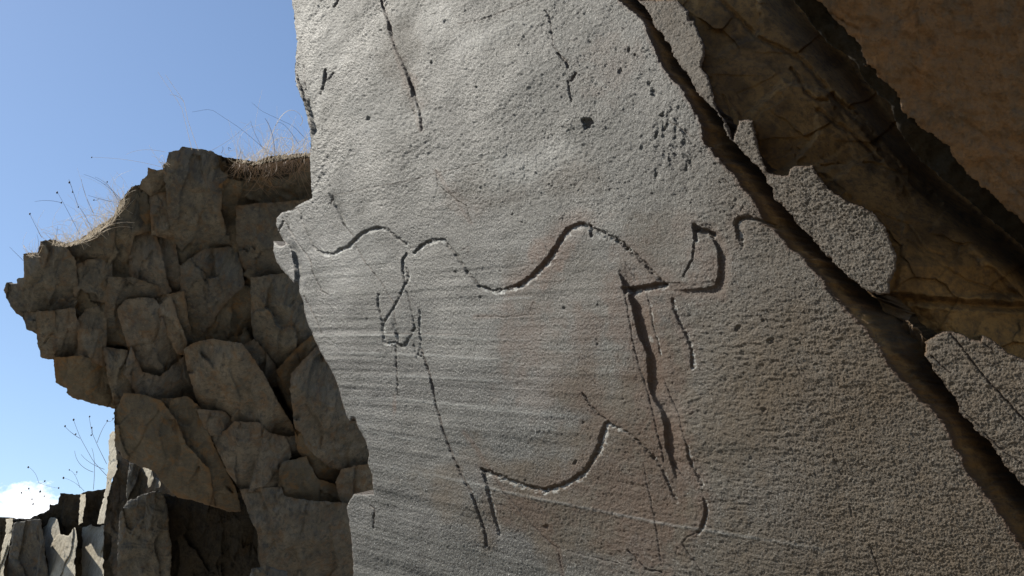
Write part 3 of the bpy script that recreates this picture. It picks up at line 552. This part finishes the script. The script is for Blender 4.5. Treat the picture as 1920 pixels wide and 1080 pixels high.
# ------------------------------------------------------------------ a stone: traced outline, own depth, tilt and thickness
def mitre(p, g):
    a = 0.5 * np.sum(p[:, 0] * np.roll(p[:, 1], -1) - np.roll(p[:, 0], -1) * p[:, 1]); sg = 1 if a > 0 else -1
    e = np.roll(p, -1, 0) - p; e /= np.linalg.norm(e, axis=1)[:, None] + 1e-9; n = np.stack([e[:, 1], -e[:, 0]], -1) * sg
    n0 = np.roll(n, 1, 0); m = n + n0; l2 = np.maximum((m ** 2).sum(1), .45)
    return p + m * (2 * g / l2)[:, None]
def stone(name, poly, z0, mat, gx=0.0, gy=0.0, parent=None, step=2.0, thick=0.5, rnd=7, rough=1.0, seed=0, fac=1.0, jit=1.6, extra=None, crag=1.0, edge=0.0, grow=0.0, backdir=None, flat_back=False):
    p = np.array(poly, float)
    if grow: p = mitre(p, grow); grow = 0
    seed = seed or int(p[:, 0].sum() * 3 + p[:, 1].sum()) % 9973
    x = np.arange(p[:, 0].min() - 6, p[:, 0].max() + 6 + step, step); y = np.arange(p[:, 1].min() - 6, p[:, 1].max() + 6 + step, step)
    X, Y = np.meshgrid(x, y)
    jx = jit * fbm(X / 9, Y / 9, seed, 3) + jit * 0.8 * fbm(X / 30, Y / 30, seed + 9, 2); jy = jit * fbm(X / 9, Y / 9, seed + 5, 3) + jit * 0.8 * fbm(X / 30, Y / 30, seed + 19, 2)
    sd = poly_sd(X + jx, Y + jy, [tuple(a) for a in p])
    sd = sd + grow; cx, cy = p.mean(0); s = z0 / F
    zz = gx * (X - cx) + gy * (Y - cy)
    # chiselled facets
    rr = np.random.RandomState(seed); sz = max(np.ptp(p[:, 0]), np.ptp(p[:, 1])); fz = np.full(X.shape, -1e9)
    for k in range(5):
        a = rr.uniform(0, 2 * math.pi); sl = rr.uniform(.05, .32) * fac; off = rr.uniform(.05, .35) * sz
        fz = np.maximum(fz, sl * ((X - cx) * math.cos(a) + (Y - cy) * math.sin(a) - off))
    zz = zz + np.maximum(fz, 0)
    sd = sd + (1.5 * fbm(X / 5, Y / 5, seed + 77, 2) if crag else 0)
    e = np.clip(sd / rnd, 0, 1); zz = zz + rnd * 0.55 * (1 - np.sqrt(np.clip(1 - (1 - e) ** 2, 0, 1)))
    zz = zz + rough * (3.2 * fbm(X / 40, Y / 40, seed + 1, 3) + 1.3 * fbm(X / 13, Y / 17, seed + 2, 4)
                       + 2.4 * np.abs(fbm((X + .25 * Y) / 26, (Y - .25 * X) / 60, seed + 3, 3)))
    q_ = fbm(X / 34 + 9, Y / 24, seed + 4, 2) * 3; zz = zz + rough * 1.6 * (np.floor(q_) + sstep(.75, 1, q_ - np.floor(q_)))
    if crag: zz = zz + crag * (facets_(X, Y, 46, 110, seed % 17 + 201, 5, .30) + sstep(-.1, .35, fbm(X / 70, Y / 70, seed + 41, 2)) * (facets_(X, Y, 16, 40, seed % 13 + 301, 1.8, .26) + facets_(X, Y, 7, 15, seed % 11 + 351, .7, .2)))
    if extra is not None: zz = zz + extra(X, Y)
    lim = 1.55 * step; snap = (sd < 0) & (sd > -lim); gyy, gxx = np.gradient(sd, step); gl = np.hypot(gxx, gyy) + 1e-6
    XS = np.where(snap, X - sd * gxx / gl, X); YS = np.where(snap, Y - sd * gyy / gl, Y)
    Vv = world(XS, YS, z0 + zz * s).reshape(-1, 3); ea = edge * np.clip((1 - sstep(0, 13, sd)) * (.5 + 1.3 * fbm(X / 26, Y / 26, seed + 66, 4)), 0, 1).ravel()
    I = np.arange(X.size).reshape(X.shape); k = sd > -lim
    keep = k[:-1, :-1] & k[1:, :-1] & k[:-1, 1:] & k[1:, 1:]
    Qf = np.stack([I[:-1, :-1], I[1:, :-1], I[1:, 1:], I[:-1, 1:]], -1)[keep]
    bd = c2w(nrm([(cx - 960) / F, -(cy - 540) / F, 1])) if backdir is None else c2w(nrm(backdir))
    cpt = pt(cx, cy, z0 + thick)
    back = np.tile(bd * thick, (len(Vv), 1)) + (cpt - Vv) * 0.08
    V2, Q2, A2 = with_skirt(Vv, Qf, back, {'edge': ea})
    # back sheet closes the stone
    n0 = len(V2); Vb = Vv + back; Q2 = np.concatenate([Q2, Qf[:, ::-1] + n0]); V2 = np.concatenate([V2, Vb]); A2['edge'] = np.concatenate([A2['edge'], ea])
    return mesh_obj(name, V2, Q2, mat, parent, A2)

# ------------------------------------------------------------------ left outcrop
ZC = 7.0
def zc(x, y): return ZC + (0.55 * (y - 300) + 0.25 * (x - 100)) * ZC / F
out = empty('rock_outcrop', pt(330, 1080, 8.2) * np.array([1, 1, 0]))
tag(out, 'tall shaded outcrop of jointed brown rock blocks at the left, dry grass on top', 'rock outcrop')
CORE = [(60,490),(95,465),(150,462),(200,430),(235,390),(260,360),(300,330),(325,300),(350,290),(440,308),(520,302),(640,300),(900,290),(1300,330),(1300,1160),(520,1160),(525,1060),(505,985),(478,925),(395,925),(330,915),(290,870),(232,840),(225,760),(140,730),(115,710),(112,665),(82,655),(78,615),(50,575),(25,548),(45,535),(58,530)]
def slots(X, Y):
    z = 0
    for pl, wd in [([(498,706),(515,735),(535,775),(560,815)], 14), ([(575,855),(605,885),(638,893)], 8), ([(396,850),(425,890),(462,940)], 13), ([(345,655),(352,700),(372,755)], 7), ([(312,752),(345,755)], 6), ([(470,610),(500,680),(520,700)], 7), ([(430,470),(440,520),(470,530)], 6), ([(200,655),(235,657)], 7), ([(290,440),(300,490),(322,545)], 6), ([(560,640),(525,690)], 5)]:
        z = z + 75 * (1 - sstep(.3 * wd, wd, line_dist(X + 3 * fbm(X / 12, Y / 12, 7), Y + 3 * fbm(X / 12, Y / 12, 8), pl)))
    return z
def rib_(X, Y):              # faint near-vertical cleavage on the block faces
    return 1.0 * fbm((X + .2 * Y) / 9, (Y - .2 * X) / 70, 555, 4) + 2.2 * np.maximum(0, fbm((X + .2 * Y) / 30, (Y - .2 * X) / 120, 556, 3) - .1)
stone('rock_core', CORE, zc(380, 650) - .008, M_RUST, .25, .55, out, 3.0, 2.2, rnd=10, rough=1.6, fac=.1, crag=.6, extra=slots)
BL = [ # polygon, nearer(-)/farther(+) in px, material, extra tilt
 ([(12,545),(16,536),(37,539),(37,527),(50,525),(49,480),(75,479),(80,457),(100,454),(120,461),(137,492),(143,540),(136,580),(70,586),(46,590),(32,582),(22,565)],-14,'G',.1,.1),
 ([(47,591),(70,588),(73,622),(55,615)],-6,'G',0,0),
 ([(72,589),(98,587),(105,640),(106,671),(80,666),(73,624)],-8,'G',.25,.1),
 ([(99,587),(136,582),(144,610),(146,664),(107,669),(100,620)],-16,'B',0,.1),
 ([(106,674),(150,672),(196,683),(202,700),(216,761),(175,752),(140,742),(130,735),(132,726),(109,715)],0,'R',.2,.45),
 ([(138,500),(205,482),(207,520),(198,560),(165,575),(150,600),(144,560)],0,'G',-.2,.2),
 ([(150,600),(172,574),(196,565),(196,640),(194,680),(150,668)],-5,'B',.3,0),
 ([(122,461),(150,455),(190,425),(213,412),(210,440),(206,478),(140,492)],-10,'G',.1,.5),
 ([(215,410),(222,400),(230,380),(250,355),(265,351),(284,380),(287,425),(248,440),(238,480),(222,520),(207,520),(208,460)],-14,'G',.2,.1),
 ([(266,350),(270,340),(282,332),(281,321),(295,325),(305,322),(316,340),(314,362),(284,363)],-18,'B',0,.3),
 ([(284,366),(316,365),(319,400),(322,445),(289,436),(286,400)],-6,'B',.3,.1),
 ([(310,313),(317,305),(320,290),(337,286),(344,280),(390,287),(412,296),(424,330),(412,350),(410,400),(424,440),(430,464),(382,470),(345,488),(333,493),(326,460),(319,400),(315,345)],-24,'G',.06,.1),
 ([(414,298),(440,303),(475,308),(512,297),(545,295),(600,290),(600,352),(560,357),(520,350),(440,340),(424,335)],-4,'D',.1,.8),
 ([(414,350),(428,340),(450,345),(520,352),(560,358),(556,383),(525,385),(450,387),(443,430),(425,438),(412,400)],8,'R',.2,.5),
 ([(447,390),(520,384),(600,375),(600,440),(540,520),(512,515),(474,520),(454,490),(448,440)],-10,'G',.15,0),
 ([(343,500),(382,472),(430,468),(443,476),(450,508),(453,535),(427,556),(402,588),(386,622),(361,642),(352,630),(346,580),(343,540)],-10,'G',.1,.05),
 ([(402,592),(428,560),(455,540),(471,524),(473,600),(478,636),(440,648),(400,640),(378,640),(389,622)],14,'R',.1,.5),
 ([(475,525),(530,517),(620,520),(620,640),(586,632),(560,652),(522,692),(502,668),(482,640),(476,600)],-6,'G',.1,.1),
 ([(524,696),(560,655),(586,634),(598,650),(560,692),(548,708),(552,745),(545,738),(532,718)],4,'R',.3,.2),
 ([(551,702),(596,653),(720,690),(740,860),(700,868),(642,878),(621,872),(596,853),(577,831),(571,809),(557,800),(553,760),(548,732)],-20,'B',.1,.05),
 ([(558,811),(571,812),(577,833),(596,856),(641,882),(636,902),(600,892),(577,866),(563,842)],0,'R',.2,.3),
 ([(634,905),(644,883),(720,870),(730,960),(650,950),(640,932)],-4,'B',.1,.1),
 ([(350,657),(365,646),(400,640),(450,648),(465,665),(490,702),(505,730),(525,770),(545,800),(554,818),(530,816),(502,808),(488,793),(440,788),(420,772),(378,769),(370,735),(355,690)],-26,'B',-.05,.05),
 ([(454,652),(476,642),(500,670),(520,698),(528,720),(512,722),(492,698),(470,668)],2,'G',.3,.2),
 ([(376,773),(418,776),(438,792),(425,813),(397,812),(384,795)],-12,'B',0,.1),
 ([(399,816),(426,813),(441,794),(486,798),(502,815),(530,822),(537,836),(541,856),(531,866),(526,882),(523,914),(456,918),(432,884),(412,842)],-20,'B',.05,.1),
 ([(541,824),(556,822),(566,850),(571,858),(545,860)],8,'G',.3,.3),
 ([(528,884),(533,870),(571,861),(593,903),(628,912),(634,940),(590,942),(526,930)],-8,'R',.1,.2),
 ([(456,922),(523,918),(528,934),(584,944),(636,947),(690,960),(720,1170),(500,1170),(497,1068),(486,992),(477,979),(462,938)],-18,'B',.05,0),
 ([(234,742),(262,744),(300,756),(325,790),(345,835),(388,882),(397,944),(362,933),(337,929),(315,910),(290,878),(267,871),(245,861),(233,853),(220,834),(219,775)],-16,'R',.1,.25),
 ([(310,752),(350,748),(372,765),(380,800),(404,850),(436,915),(446,953),(425,954),(399,944),(391,884),(350,840),(328,790)],-2,'R',.2,.3),
 ([(199,656),(235,660),(241,698),(256,740),(234,739),(220,764),(206,700)],-10,'G',.1,.1),
 ([(237,700),(246,660),(262,700),(300,712),(336,682),(349,668),(352,695),(368,738),(374,766),(348,745),(310,749),(262,742),(244,705)],-2,'B',.15,.25),
 ([(225,580),(237,567),(265,562),(287,564),(300,588),(316,624),(330,652),(334,676),(312,705),(290,708),(262,695),(246,655),(234,620)],-20,'B',.1,.1),
 ([(299,557),(315,554),(335,614),(347,642),(345,660),(336,660),(319,627),(302,588)],-14,'B',.2,.05),
 ([(248,445),(287,438),(299,478),(308,525),(316,545),(300,550),(292,536),(252,530),(246,500)],-14,'B',.05,.05),
 ([(290,438),(322,447),(330,495),(341,510),(342,548),(320,546),(309,520),(301,478)],-4,'B',.3,.1),
 ([(208,524),(246,524),(292,540),(297,555),(240,564),(222,580),(232,620),(242,656),(199,652),(200,590)],4,'G',.1,.3),
 ([(318,556),(342,552),(348,600),(358,640),(350,640),(337,610)],6,'G',.2,.2),
]
MM = {'G': M_GREY, 'B': M_BROWN, 'R': M_RUST, 'D': M_DARK}
LAB = {'G': None, 'B': None, 'R': None, 'D': None}
for i, (pl, off, mk, tx, ty) in enumerate(BL):
    c_ = np.mean(np.array(pl), 0); rv = np.random.RandomState(i + 5); tx += rv.uniform(-.25, .3); ty += rv.uniform(-.15, .35)
    stone('rock_block', pl, zc(*c_) + (off * 1.1 + rv.uniform(-4, 4)) * ZC / F, MM[mk], .25 + tx * .6, .5 + ty * .8, out, 2.0, .55, rnd=1.4, rough=.9, fac=2.6, jit=1.2, grow=5.0, crag=.55, edge=.6, extra=rib_, seed=100 + 13 * i)

# ------------------------------------------------------------------ overhanging block, upper right
def face_relief(X, Y):
    z = np.zeros_like(X)
    for pl, dp in [([(1552,22),(1590,45),(1615,58)], 5), ([(1580,20),(1600,38)], 4), ([(1730,-15),(1725,12),(1700,28),(1680,42)], 3), ([(1718,24),(1722,50)], 3), ([(1700,115),(1745,150)], 3), ([(1770,200),(1830,240),(1920,310)], 3), ([(1840,300),(1930,380)], 3), ([(1690,60),(1660,110),(1665,160)], 1.5), ([(1880,-20),(1860,120),(1900,230)], 1.5)]:
        D = line_dist(X + 3 * fbm(X / 10, Y / 10, 5), Y + 3 * fbm(X / 10, Y / 10, 6), pl); z = z + dp * (1 - sstep(0, 4, D))
    return z
def over_relief(X, Y):
    E = [(1300,-260),(1400,-100),(1487,0),(1552,20),(1615,87),(1622,120),(1680,170),(1690,205),(1722,235),(1782,271),(1792,303),(1842,349),(1920,416),(2100,560),(2400,800)]
    ins_ = poly_sd(X + 5 * fbm(X / 18, Y / 18, 301, 3), Y + 5 * fbm(X / 18, Y / 18, 302, 3), E + [(2700,800),(2700,-900),(1300,-900)])
    z = np.where(ins_ < 0, -ins_ * 1.05, 0) + 4 * (1 - sstep(0, 12, ins_)) + 6 * np.abs(fbm(X / 40, Y / 30, 310, 4)) * (ins_ < 0)
    for pl, dp in [([(1552,22),(1590,45),(1615,58)], 5), ([(1730,5),(1715,20),(1685,38)], 3), ([(1700,115),(1745,150)], 3), ([(1770,200),(1830,240),(1920,310)], 2.5), ([(1840,300),(1930,380)], 2)]:
        D = line_dist(X + 2 * fbm(X / 10, Y / 10, 5), Y + 2 * fbm(X / 10, Y / 10, 6), pl); z = z + dp * (1 - sstep(0, 4, D))
    return z
OV = [(1260,-330),(1360,-160),(1487,0),(1510,25),(1522,47),(1552,77),(1590,105),(1607,120),(1610,135),(1635,165),(1670,195),(1680,235),(1718,292),(1771,338),(1842,398),(1895,441),(1920,462),(2050,590),(2300,790),(2500,900),(2500,-700),(1500,-700)]
o = empty('overhanging_rock', pt(1900, 462, 1.95) * np.array([1, 1, 0]))
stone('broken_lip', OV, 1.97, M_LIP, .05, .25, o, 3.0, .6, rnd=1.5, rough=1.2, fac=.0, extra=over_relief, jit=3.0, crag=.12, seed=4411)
FACE = [(1260,-330),(1400,-130),(1480,-40),(1552,20),(1615,87),(1622,120),(1680,170),(1690,205),(1722,235),(1782,271),(1792,303),(1842,349),(1920,416),(2100,560),(2400,800),(2500,850),(2500,-700),(1500,-700)]
stone('smooth_face', FACE, 1.95, M_OVER, .05, .25, o, 3.0, .3, rnd=3, rough=2.0, fac=.0, jit=6.0, crag=.12, seed=4412, extra=face_relief)
tag(o, 'large smooth dark brown rock overhanging at the upper right above a black gap', 'boulder')

# ------------------------------------------------------------------ stones at the foot, lower left
ZL = 9.0
def low(name, pl, z, mat, gx, gy, label, cat='rock', **k):
    k.setdefault('crag', .35 if mat is M_PALE else .9)
    o = stone(name, pl, z, mat, gx, gy, None, k.pop('step', 1.6), k.pop('thick', .5), **k); tag(o, label, cat); return o
low('back_ledge', [(-60,980),(0,970),(25,973),(53,973),(91,957),(94,946),(108,945),(113,924),(148,927),(160,922),(195,918),(240,905),(300,905),(300,1180),(-60,1180)], 12.6, M_DARK, .1, .1, 'low dark ledge along the lower left, weeds growing on its top edge', rnd=4)
o = empty('leaning_slab', pt(205, 1080, 12.0) * np.array([1, 1, 0])); tag(o, 'tall thin upright stone slab with a pale sunlit edge left of the overhang', 'rock')
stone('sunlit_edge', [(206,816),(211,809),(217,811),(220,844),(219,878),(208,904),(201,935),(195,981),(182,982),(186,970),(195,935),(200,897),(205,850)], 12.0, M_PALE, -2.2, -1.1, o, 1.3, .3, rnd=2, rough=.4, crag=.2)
stone('shaded_side', [(217,812),(222,822),(221,845),(236,860),(243,868),(236,925),(222,1000),(222,1180),(190,1180),(194,985),(202,935),(209,904),(220,878)], 12.0, M_BROWN, .2, .2, o, 1.6, .4, rnd=3)
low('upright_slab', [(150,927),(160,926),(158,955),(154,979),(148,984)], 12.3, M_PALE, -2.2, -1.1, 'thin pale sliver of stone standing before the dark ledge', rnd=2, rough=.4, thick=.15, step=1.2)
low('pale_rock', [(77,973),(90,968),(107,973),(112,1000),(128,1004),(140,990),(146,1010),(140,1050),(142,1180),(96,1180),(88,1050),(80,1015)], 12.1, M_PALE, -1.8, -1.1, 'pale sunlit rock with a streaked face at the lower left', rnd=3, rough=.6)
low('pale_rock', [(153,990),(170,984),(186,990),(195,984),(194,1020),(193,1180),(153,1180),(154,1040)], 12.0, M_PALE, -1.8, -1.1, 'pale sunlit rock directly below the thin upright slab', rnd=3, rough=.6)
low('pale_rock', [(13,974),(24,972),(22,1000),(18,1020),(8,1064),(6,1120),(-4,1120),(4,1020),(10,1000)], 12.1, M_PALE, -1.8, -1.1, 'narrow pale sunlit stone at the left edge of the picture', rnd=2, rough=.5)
low('foot_rock', [(24,980),(60,974),(78,975),(82,1020),(92,1080),(96,1180),(10,1180),(14,1060),(22,1010)], 12.0, M_GREY, .1, .1, 'dark grey shaded rock between two pale stones at the lower left corner', rnd=4)
low('cliff_sliver', [(243,868),(262,870),(276,905),(268,926),(240,940),(236,930)], 10.8, M_GREY, .1, .1, 'grey-violet block in shade just right of the tall thin slab', rnd=4)
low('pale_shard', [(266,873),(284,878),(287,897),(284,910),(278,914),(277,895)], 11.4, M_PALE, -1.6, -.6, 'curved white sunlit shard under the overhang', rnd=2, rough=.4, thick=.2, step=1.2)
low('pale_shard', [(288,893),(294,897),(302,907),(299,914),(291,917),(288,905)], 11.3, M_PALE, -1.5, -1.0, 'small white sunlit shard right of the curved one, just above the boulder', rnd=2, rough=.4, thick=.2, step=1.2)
low('back_rock', [(222,838),(240,848),(262,860),(290,868),(338,905),(352,945),(340,965),(224,960)], 12.1, M_BROWN, .1, .1, 'brown shaded rock closing the gap behind the two pale shards', rnd=4)
low('boulder', [(226,960),(231,949),(239,938),(267,929),(296,919),(308,929),(314,960),(321,1023),(318,1180),(218,1180),(221,1020)], 10.4, M_GREY, .15, .15, 'rounded grey boulder with a pale chipped top, below the overhang', rnd=9, crag=.35, rough=1.4)
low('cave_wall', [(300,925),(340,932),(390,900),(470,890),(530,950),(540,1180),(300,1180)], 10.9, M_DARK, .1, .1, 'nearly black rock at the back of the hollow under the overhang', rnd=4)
low('foot_rock', [(470,1068),(500,1060),(540,1072),(560,1180),(455,1180)], 7.6, M_GREY, .1, .1, 'small grey rock at the bottom edge below the outcrop', rnd=5)

# ------------------------------------------------------------------ dry grass and weeds
def tube(pts, r0, r1, n=3):
    pts = np.array(pts, float); k = len(pts); tn = np.gradient(pts, axis=0); tn /= np.linalg.norm(tn, axis=1)[:, None] + 1e-9
    a = np.cross(tn, [0.3, 0.9, 0.1]); a /= np.linalg.norm(a, axis=1)[:, None] + 1e-9; b = np.cross(tn, a)
    rr = np.linspace(r0, r1, k)[:, None]
    ring = [pts + rr * (math.cos(2 * math.pi * i / n) * a + math.sin(2 * math.pi * i / n) * b) for i in range(n)]
    V = np.stack(ring, 1).reshape(-1, 3); Q = []
    for j in range(k - 1):
        for i in range(n): Q.append((j * n + i, j * n + (i + 1) % n, (j + 1) * n + (i + 1) % n, (j + 1) * n + i))
    return V, np.array(Q)
def ball(c, r, n=6, m=4, sq=1.3):
    V = []; Q = []
    for j in range(m + 1):
        th = math.pi * (j + .02) / (m + .04)
        for i in range(n):
            ph = 2 * math.pi * i / n; V.append((c[0] + r * math.sin(th) * math.cos(ph), c[1] + r * math.sin(th) * math.sin(ph), c[2] + r * sq * math.cos(th)))
    for j in range(m):
        for i in range(n): Q.append((j * n + i, (j + 1) * n + i, (j + 1) * n + (i + 1) % n, j * n + (i + 1) % n))
    return np.array(V), np.array(Q)
def join(parts):
    V = []; Q = []; o_ = 0
    for v, q_ in parts: V.append(v); Q.append(q_ + o_); o_ += len(v)
    return np.concatenate(V), np.concatenate(Q)
PXC = 7.2 / F
def curve(pl, z, dzv=0.0, k=10):
    pl = np.array(pl, float); t = np.linspace(0, 1, len(pl)); tt = np.linspace(0, 1, k)
    if len(pl) == 3:
        a, b, c_ = pl; P_ = np.array([(1 - s) ** 2 * a + 2 * s * (1 - s) * (2 * b - (a + c_) / 2) + s * s * c_ for s in tt])
    else:
        P_ = np.stack([np.interp(tt, t, pl[:, 0]), np.interp(tt, t, pl[:, 1])], -1)
    return np.array([pt(x, y, z + dzv * s) for (x, y), s in zip(P_, tt)])
def tuft(name, bases, n, hgt, lean, z, mat, label, rad=.26, seed=1):
    r = np.random.RandomState(seed); parts = []; b = np.array(bases, float); L = np.linspace(0, 1, len(b))
    for k in range(n):
        s = r.rand(); x = np.interp(s, L, b[:, 0]) + r.normal(0, 3); y = np.interp(s, L, b[:, 1]) + r.uniform(-1, 4)
        h = hgt * 1.15 * r.gamma(3, .33); a = math.radians(np.clip(r.normal(lean, 38), lean - 62, lean + 62)); c2 = math.radians(r.normal(0, 55))
        m = (x + h * .5 * math.sin(a), y - h * .5 * math.cos(a)); e = (m[0] + h * .5 * math.sin(a + c2), m[1] - h * .5 * math.cos(a + c2))
        parts.append(tube(curve([(x, y), m, e], z + r.uniform(-.1, .25), r.normal(0, .05), 6), PXC * rad * r.uniform(.8, 1.8), PXC * rad * .5))
    V, Q = join(parts); o = mesh_obj(name, V, Q, mat); tag(o, label, 'grass', kind='stuff'); return o
tuft('dry_grass', [(440,304),(480,308),(515,298),(545,294),(590,290)], 260, 36, 6, 7.15, M_STRAW, 'matted pale dry grass along the top of the outcrop next to the carved slab', seed=3)
tuft('hanging_roots', [(440,303),(480,311),(515,303),(545,299),(590,294)], 230, 24, 190, 6.93, M_ROOT, 'brown dead grass and roots hanging over the outcrop edge below the dry grass', rad=.4, seed=4)
tuft('dry_grass', [(100,458),(125,460),(150,454),(175,440),(190,427)], 170, 36, 6, 6.98, M_STRAW, 'pale dry grass patch on the lower left shoulder of the outcrop', seed=5)
tuft('dry_grass', [(192,425),(212,412),(222,400),(233,378)], 100, 34, -20, 6.98, M_STRAW, 'pale dry grass patch on the steep step between the two shoulders', seed=6)
tuft('dry_grass', [(55,480),(75,478)], 22, 24, -30, 6.95, M_STRAW, 'few dry blades at the far left corner of the outcrop', seed=7)
tuft('dry_grass', [(300,322),(316,306)], 8, 30, -40, 6.95, M_STRAW, 'few dry blades on the ledge just left of the summit block', seed=8)

def weed(name, stems, heads, label, z, group=None, rad=.33, mat=None, tips=None):
    base = curve(stems[0], z)[0]; e = empty(name, base); tag(e, label, 'weed', group)
    for i, s in enumerate(stems):
        V, Q = tube(curve(s, z, .0, 12), PXC * rad * 1.2, PXC * rad * .7); mesh_obj('stem', V, Q, mat or M_STEM, e)
    for (hx, hy, hr) in heads:
        sp_ = [p_ for s_ in stems for p_ in s_]; near = min(sp_, key=lambda p_: math.hypot(p_[0] - hx, p_[1] - hy))
        if math.hypot(near[0] - hx, near[1] - hy) > 3:      # a head off the main stems hangs on a twig of its own
            V, Q = tube(curve([near, ((near[0] + hx) / 2 + 1.5, (near[1] + hy) / 2 + 2), (hx, hy)], z, .0, 6), PXC * rad, PXC * rad * .7); mesh_obj('twig', V, Q, mat or M_STEM, e)
        v, q_ = ball(pt(hx, hy, z), PXC * hr); mesh_obj('seed_head', v, q_, M_HEAD, e)
    return e
g_ = 'dry weeds on the outcrop'
Zt = 7.0
weed('dry_weed', [[(175,438),(160,405),(147,388)],[(147,388),(131,342),(131,342)],[(147,390),(125,380),(115,380)]][:2], [(130,342,1.9),(136,360,1.4),(147,388,1.4)], 'tallest dark stalk with round seed heads above the lower left grass', Zt, g_)
weed('dry_weed', [[(150,440),(125,392),(108,361)],[(115,380),(90,376),(65,378)]], [(107,361,1.9),(115,380,1.5)], 'forked dark stalk with a seed head and one branch pointing left', Zt, g_)
weed('dry_weed', [[(78,445),(65,420),(56,402)]], [(56,401,1.7)], 'single thin stalk with a round seed head at the far left of the outcrop', Zt, g_)
weed('dry_weed', [[(45,490),(30,475),(18,463)]], [], 'short bare stalk leaning left from the leftmost corner of the outcrop', Zt, g_)
weed('dry_weed', [[(230,378),(195,345),(157,327)],[(225,385),(205,350),(178,332)]], [(201,341,1.3)], 'pair of long stalks arching left from the steep step', Zt, g_)
weed('dry_weed', [[(175,400),(160,365),(152,335)],[(210,378),(185,372),(165,366)]], [(176,375,1.3)], 'upright stalk with a small head over the middle of the grass slope', Zt, g_)
weed('dry_weed', [[(70,478),(72,455),(69,440)],[(104,455),(107,435),(108,424)]], [], 'short upright twin stalks on the left shoulder', Zt, g_)
weed('dry_weed', [[(308,315),(290,290),(280,272)],[(306,314),(240,300),(172,295)],[(310,285),(268,281),(236,290)]], [(172,295,1.2)], 'long fine blades reaching left from below the summit block', Zt, g_, .25, M_STRAW)
weed('dry_weed', [[(372,283),(352,225),(345,190),(310,140)],[(360,281),(350,240),(340,200),(296,135)],[(345,190),(332,180),(318,178)]], [], 'two tall very thin stalks rising from the summit block', Zt, g_, .34, M_STRAW)
weed('dry_weed', [[(390,285),(430,262),(470,228)],[(500,282),(450,240),(395,204),(360,210)]], [], 'crossing thin stalks arching over the summit', Zt + .1, g_, .28)
weed('dry_weed', [[(516,292),(510,250),(497,222)]], [], 'thick dark upright stalk in the grass by the carved slab', Zt + .1, g_, .5)
weed('dry_weed', [[(575,262),(550,236),(490,208),(472,192)],[(560,270),(530,232),(515,240)],[(495,282),(478,250),(470,226)]], [], 'arching branched stalk with its tip touching the slab edge', Zt + .2, g_, .3)
weed('dry_weed', [[(415,287),(418,280),(417,275)],[(447,295),(450,288),(452,280)],[(433,279),(428,277),(430,283)]], [], 'tiny curled stalks on the sloping summit', Zt, g_, .45)
weed('dry_weed', [[(497,290),(530,215),(565,217)],[(565,218),(567,228),(562,236)],[(500,295),(520,260),(560,268)]], [], 'pale bent blade lying against the carved slab edge', Zt + .25, g_, .55, M_STRAW)
ZB = 12.4; PXC = ZB / F
g2 = 'thorny weeds below the outcrop'
weed('thorny_weed', [[(200,892),(175,865),(150,820),(138,788)],[(150,822),(135,812),(122,800)],[(200,870),(185,840),(172,810),(167,781)],[(182,830),(192,805),(202,790)],[(175,918),(177,870),(172,840)],[(175,885),(150,870),(140,845)],[(196,880),(170,868),(152,852)]],
     [(138,787,1.9),(122,799,1.7),(142,814,1.5),(168,781,1.5),(172,802,1.6),(201,789,1.5),(212,785,1.4),(171,816,1.4)], 'large branching thorny weed with seed heads beside the thin upright slab', ZB, None, .42)
weed('thorny_weed', [[(158,921),(140,905),(119,896)],[(150,915),(140,890),(130,882)]], [(119,896,1.9),(144,885,1.3),(130,881,1.2)], 'small weed with fine twigs on the dark ledge', ZB, g2, .3)
weed('thorny_weed', [[(72,905),(66,888),(54,876)]], [(53,876,1.7),(84,902,1.5),(110,915,1.5)], 'thin curved stalk before the cloud', ZB, g2, .3)
weed('thorny_weed', [[(75,955),(66,945),(60,936)],[(88,945),(80,930),(76,918)],[(66,945),(62,948),(58,944)]], [(54,916,1.6),(40,924,1.5),(62,945,1.6),(75,922,1.8),(60,936,1.4),(84,930,1.3)], 'low twiggy weed at the left end of the dark ledge', ZB, g2, .3)
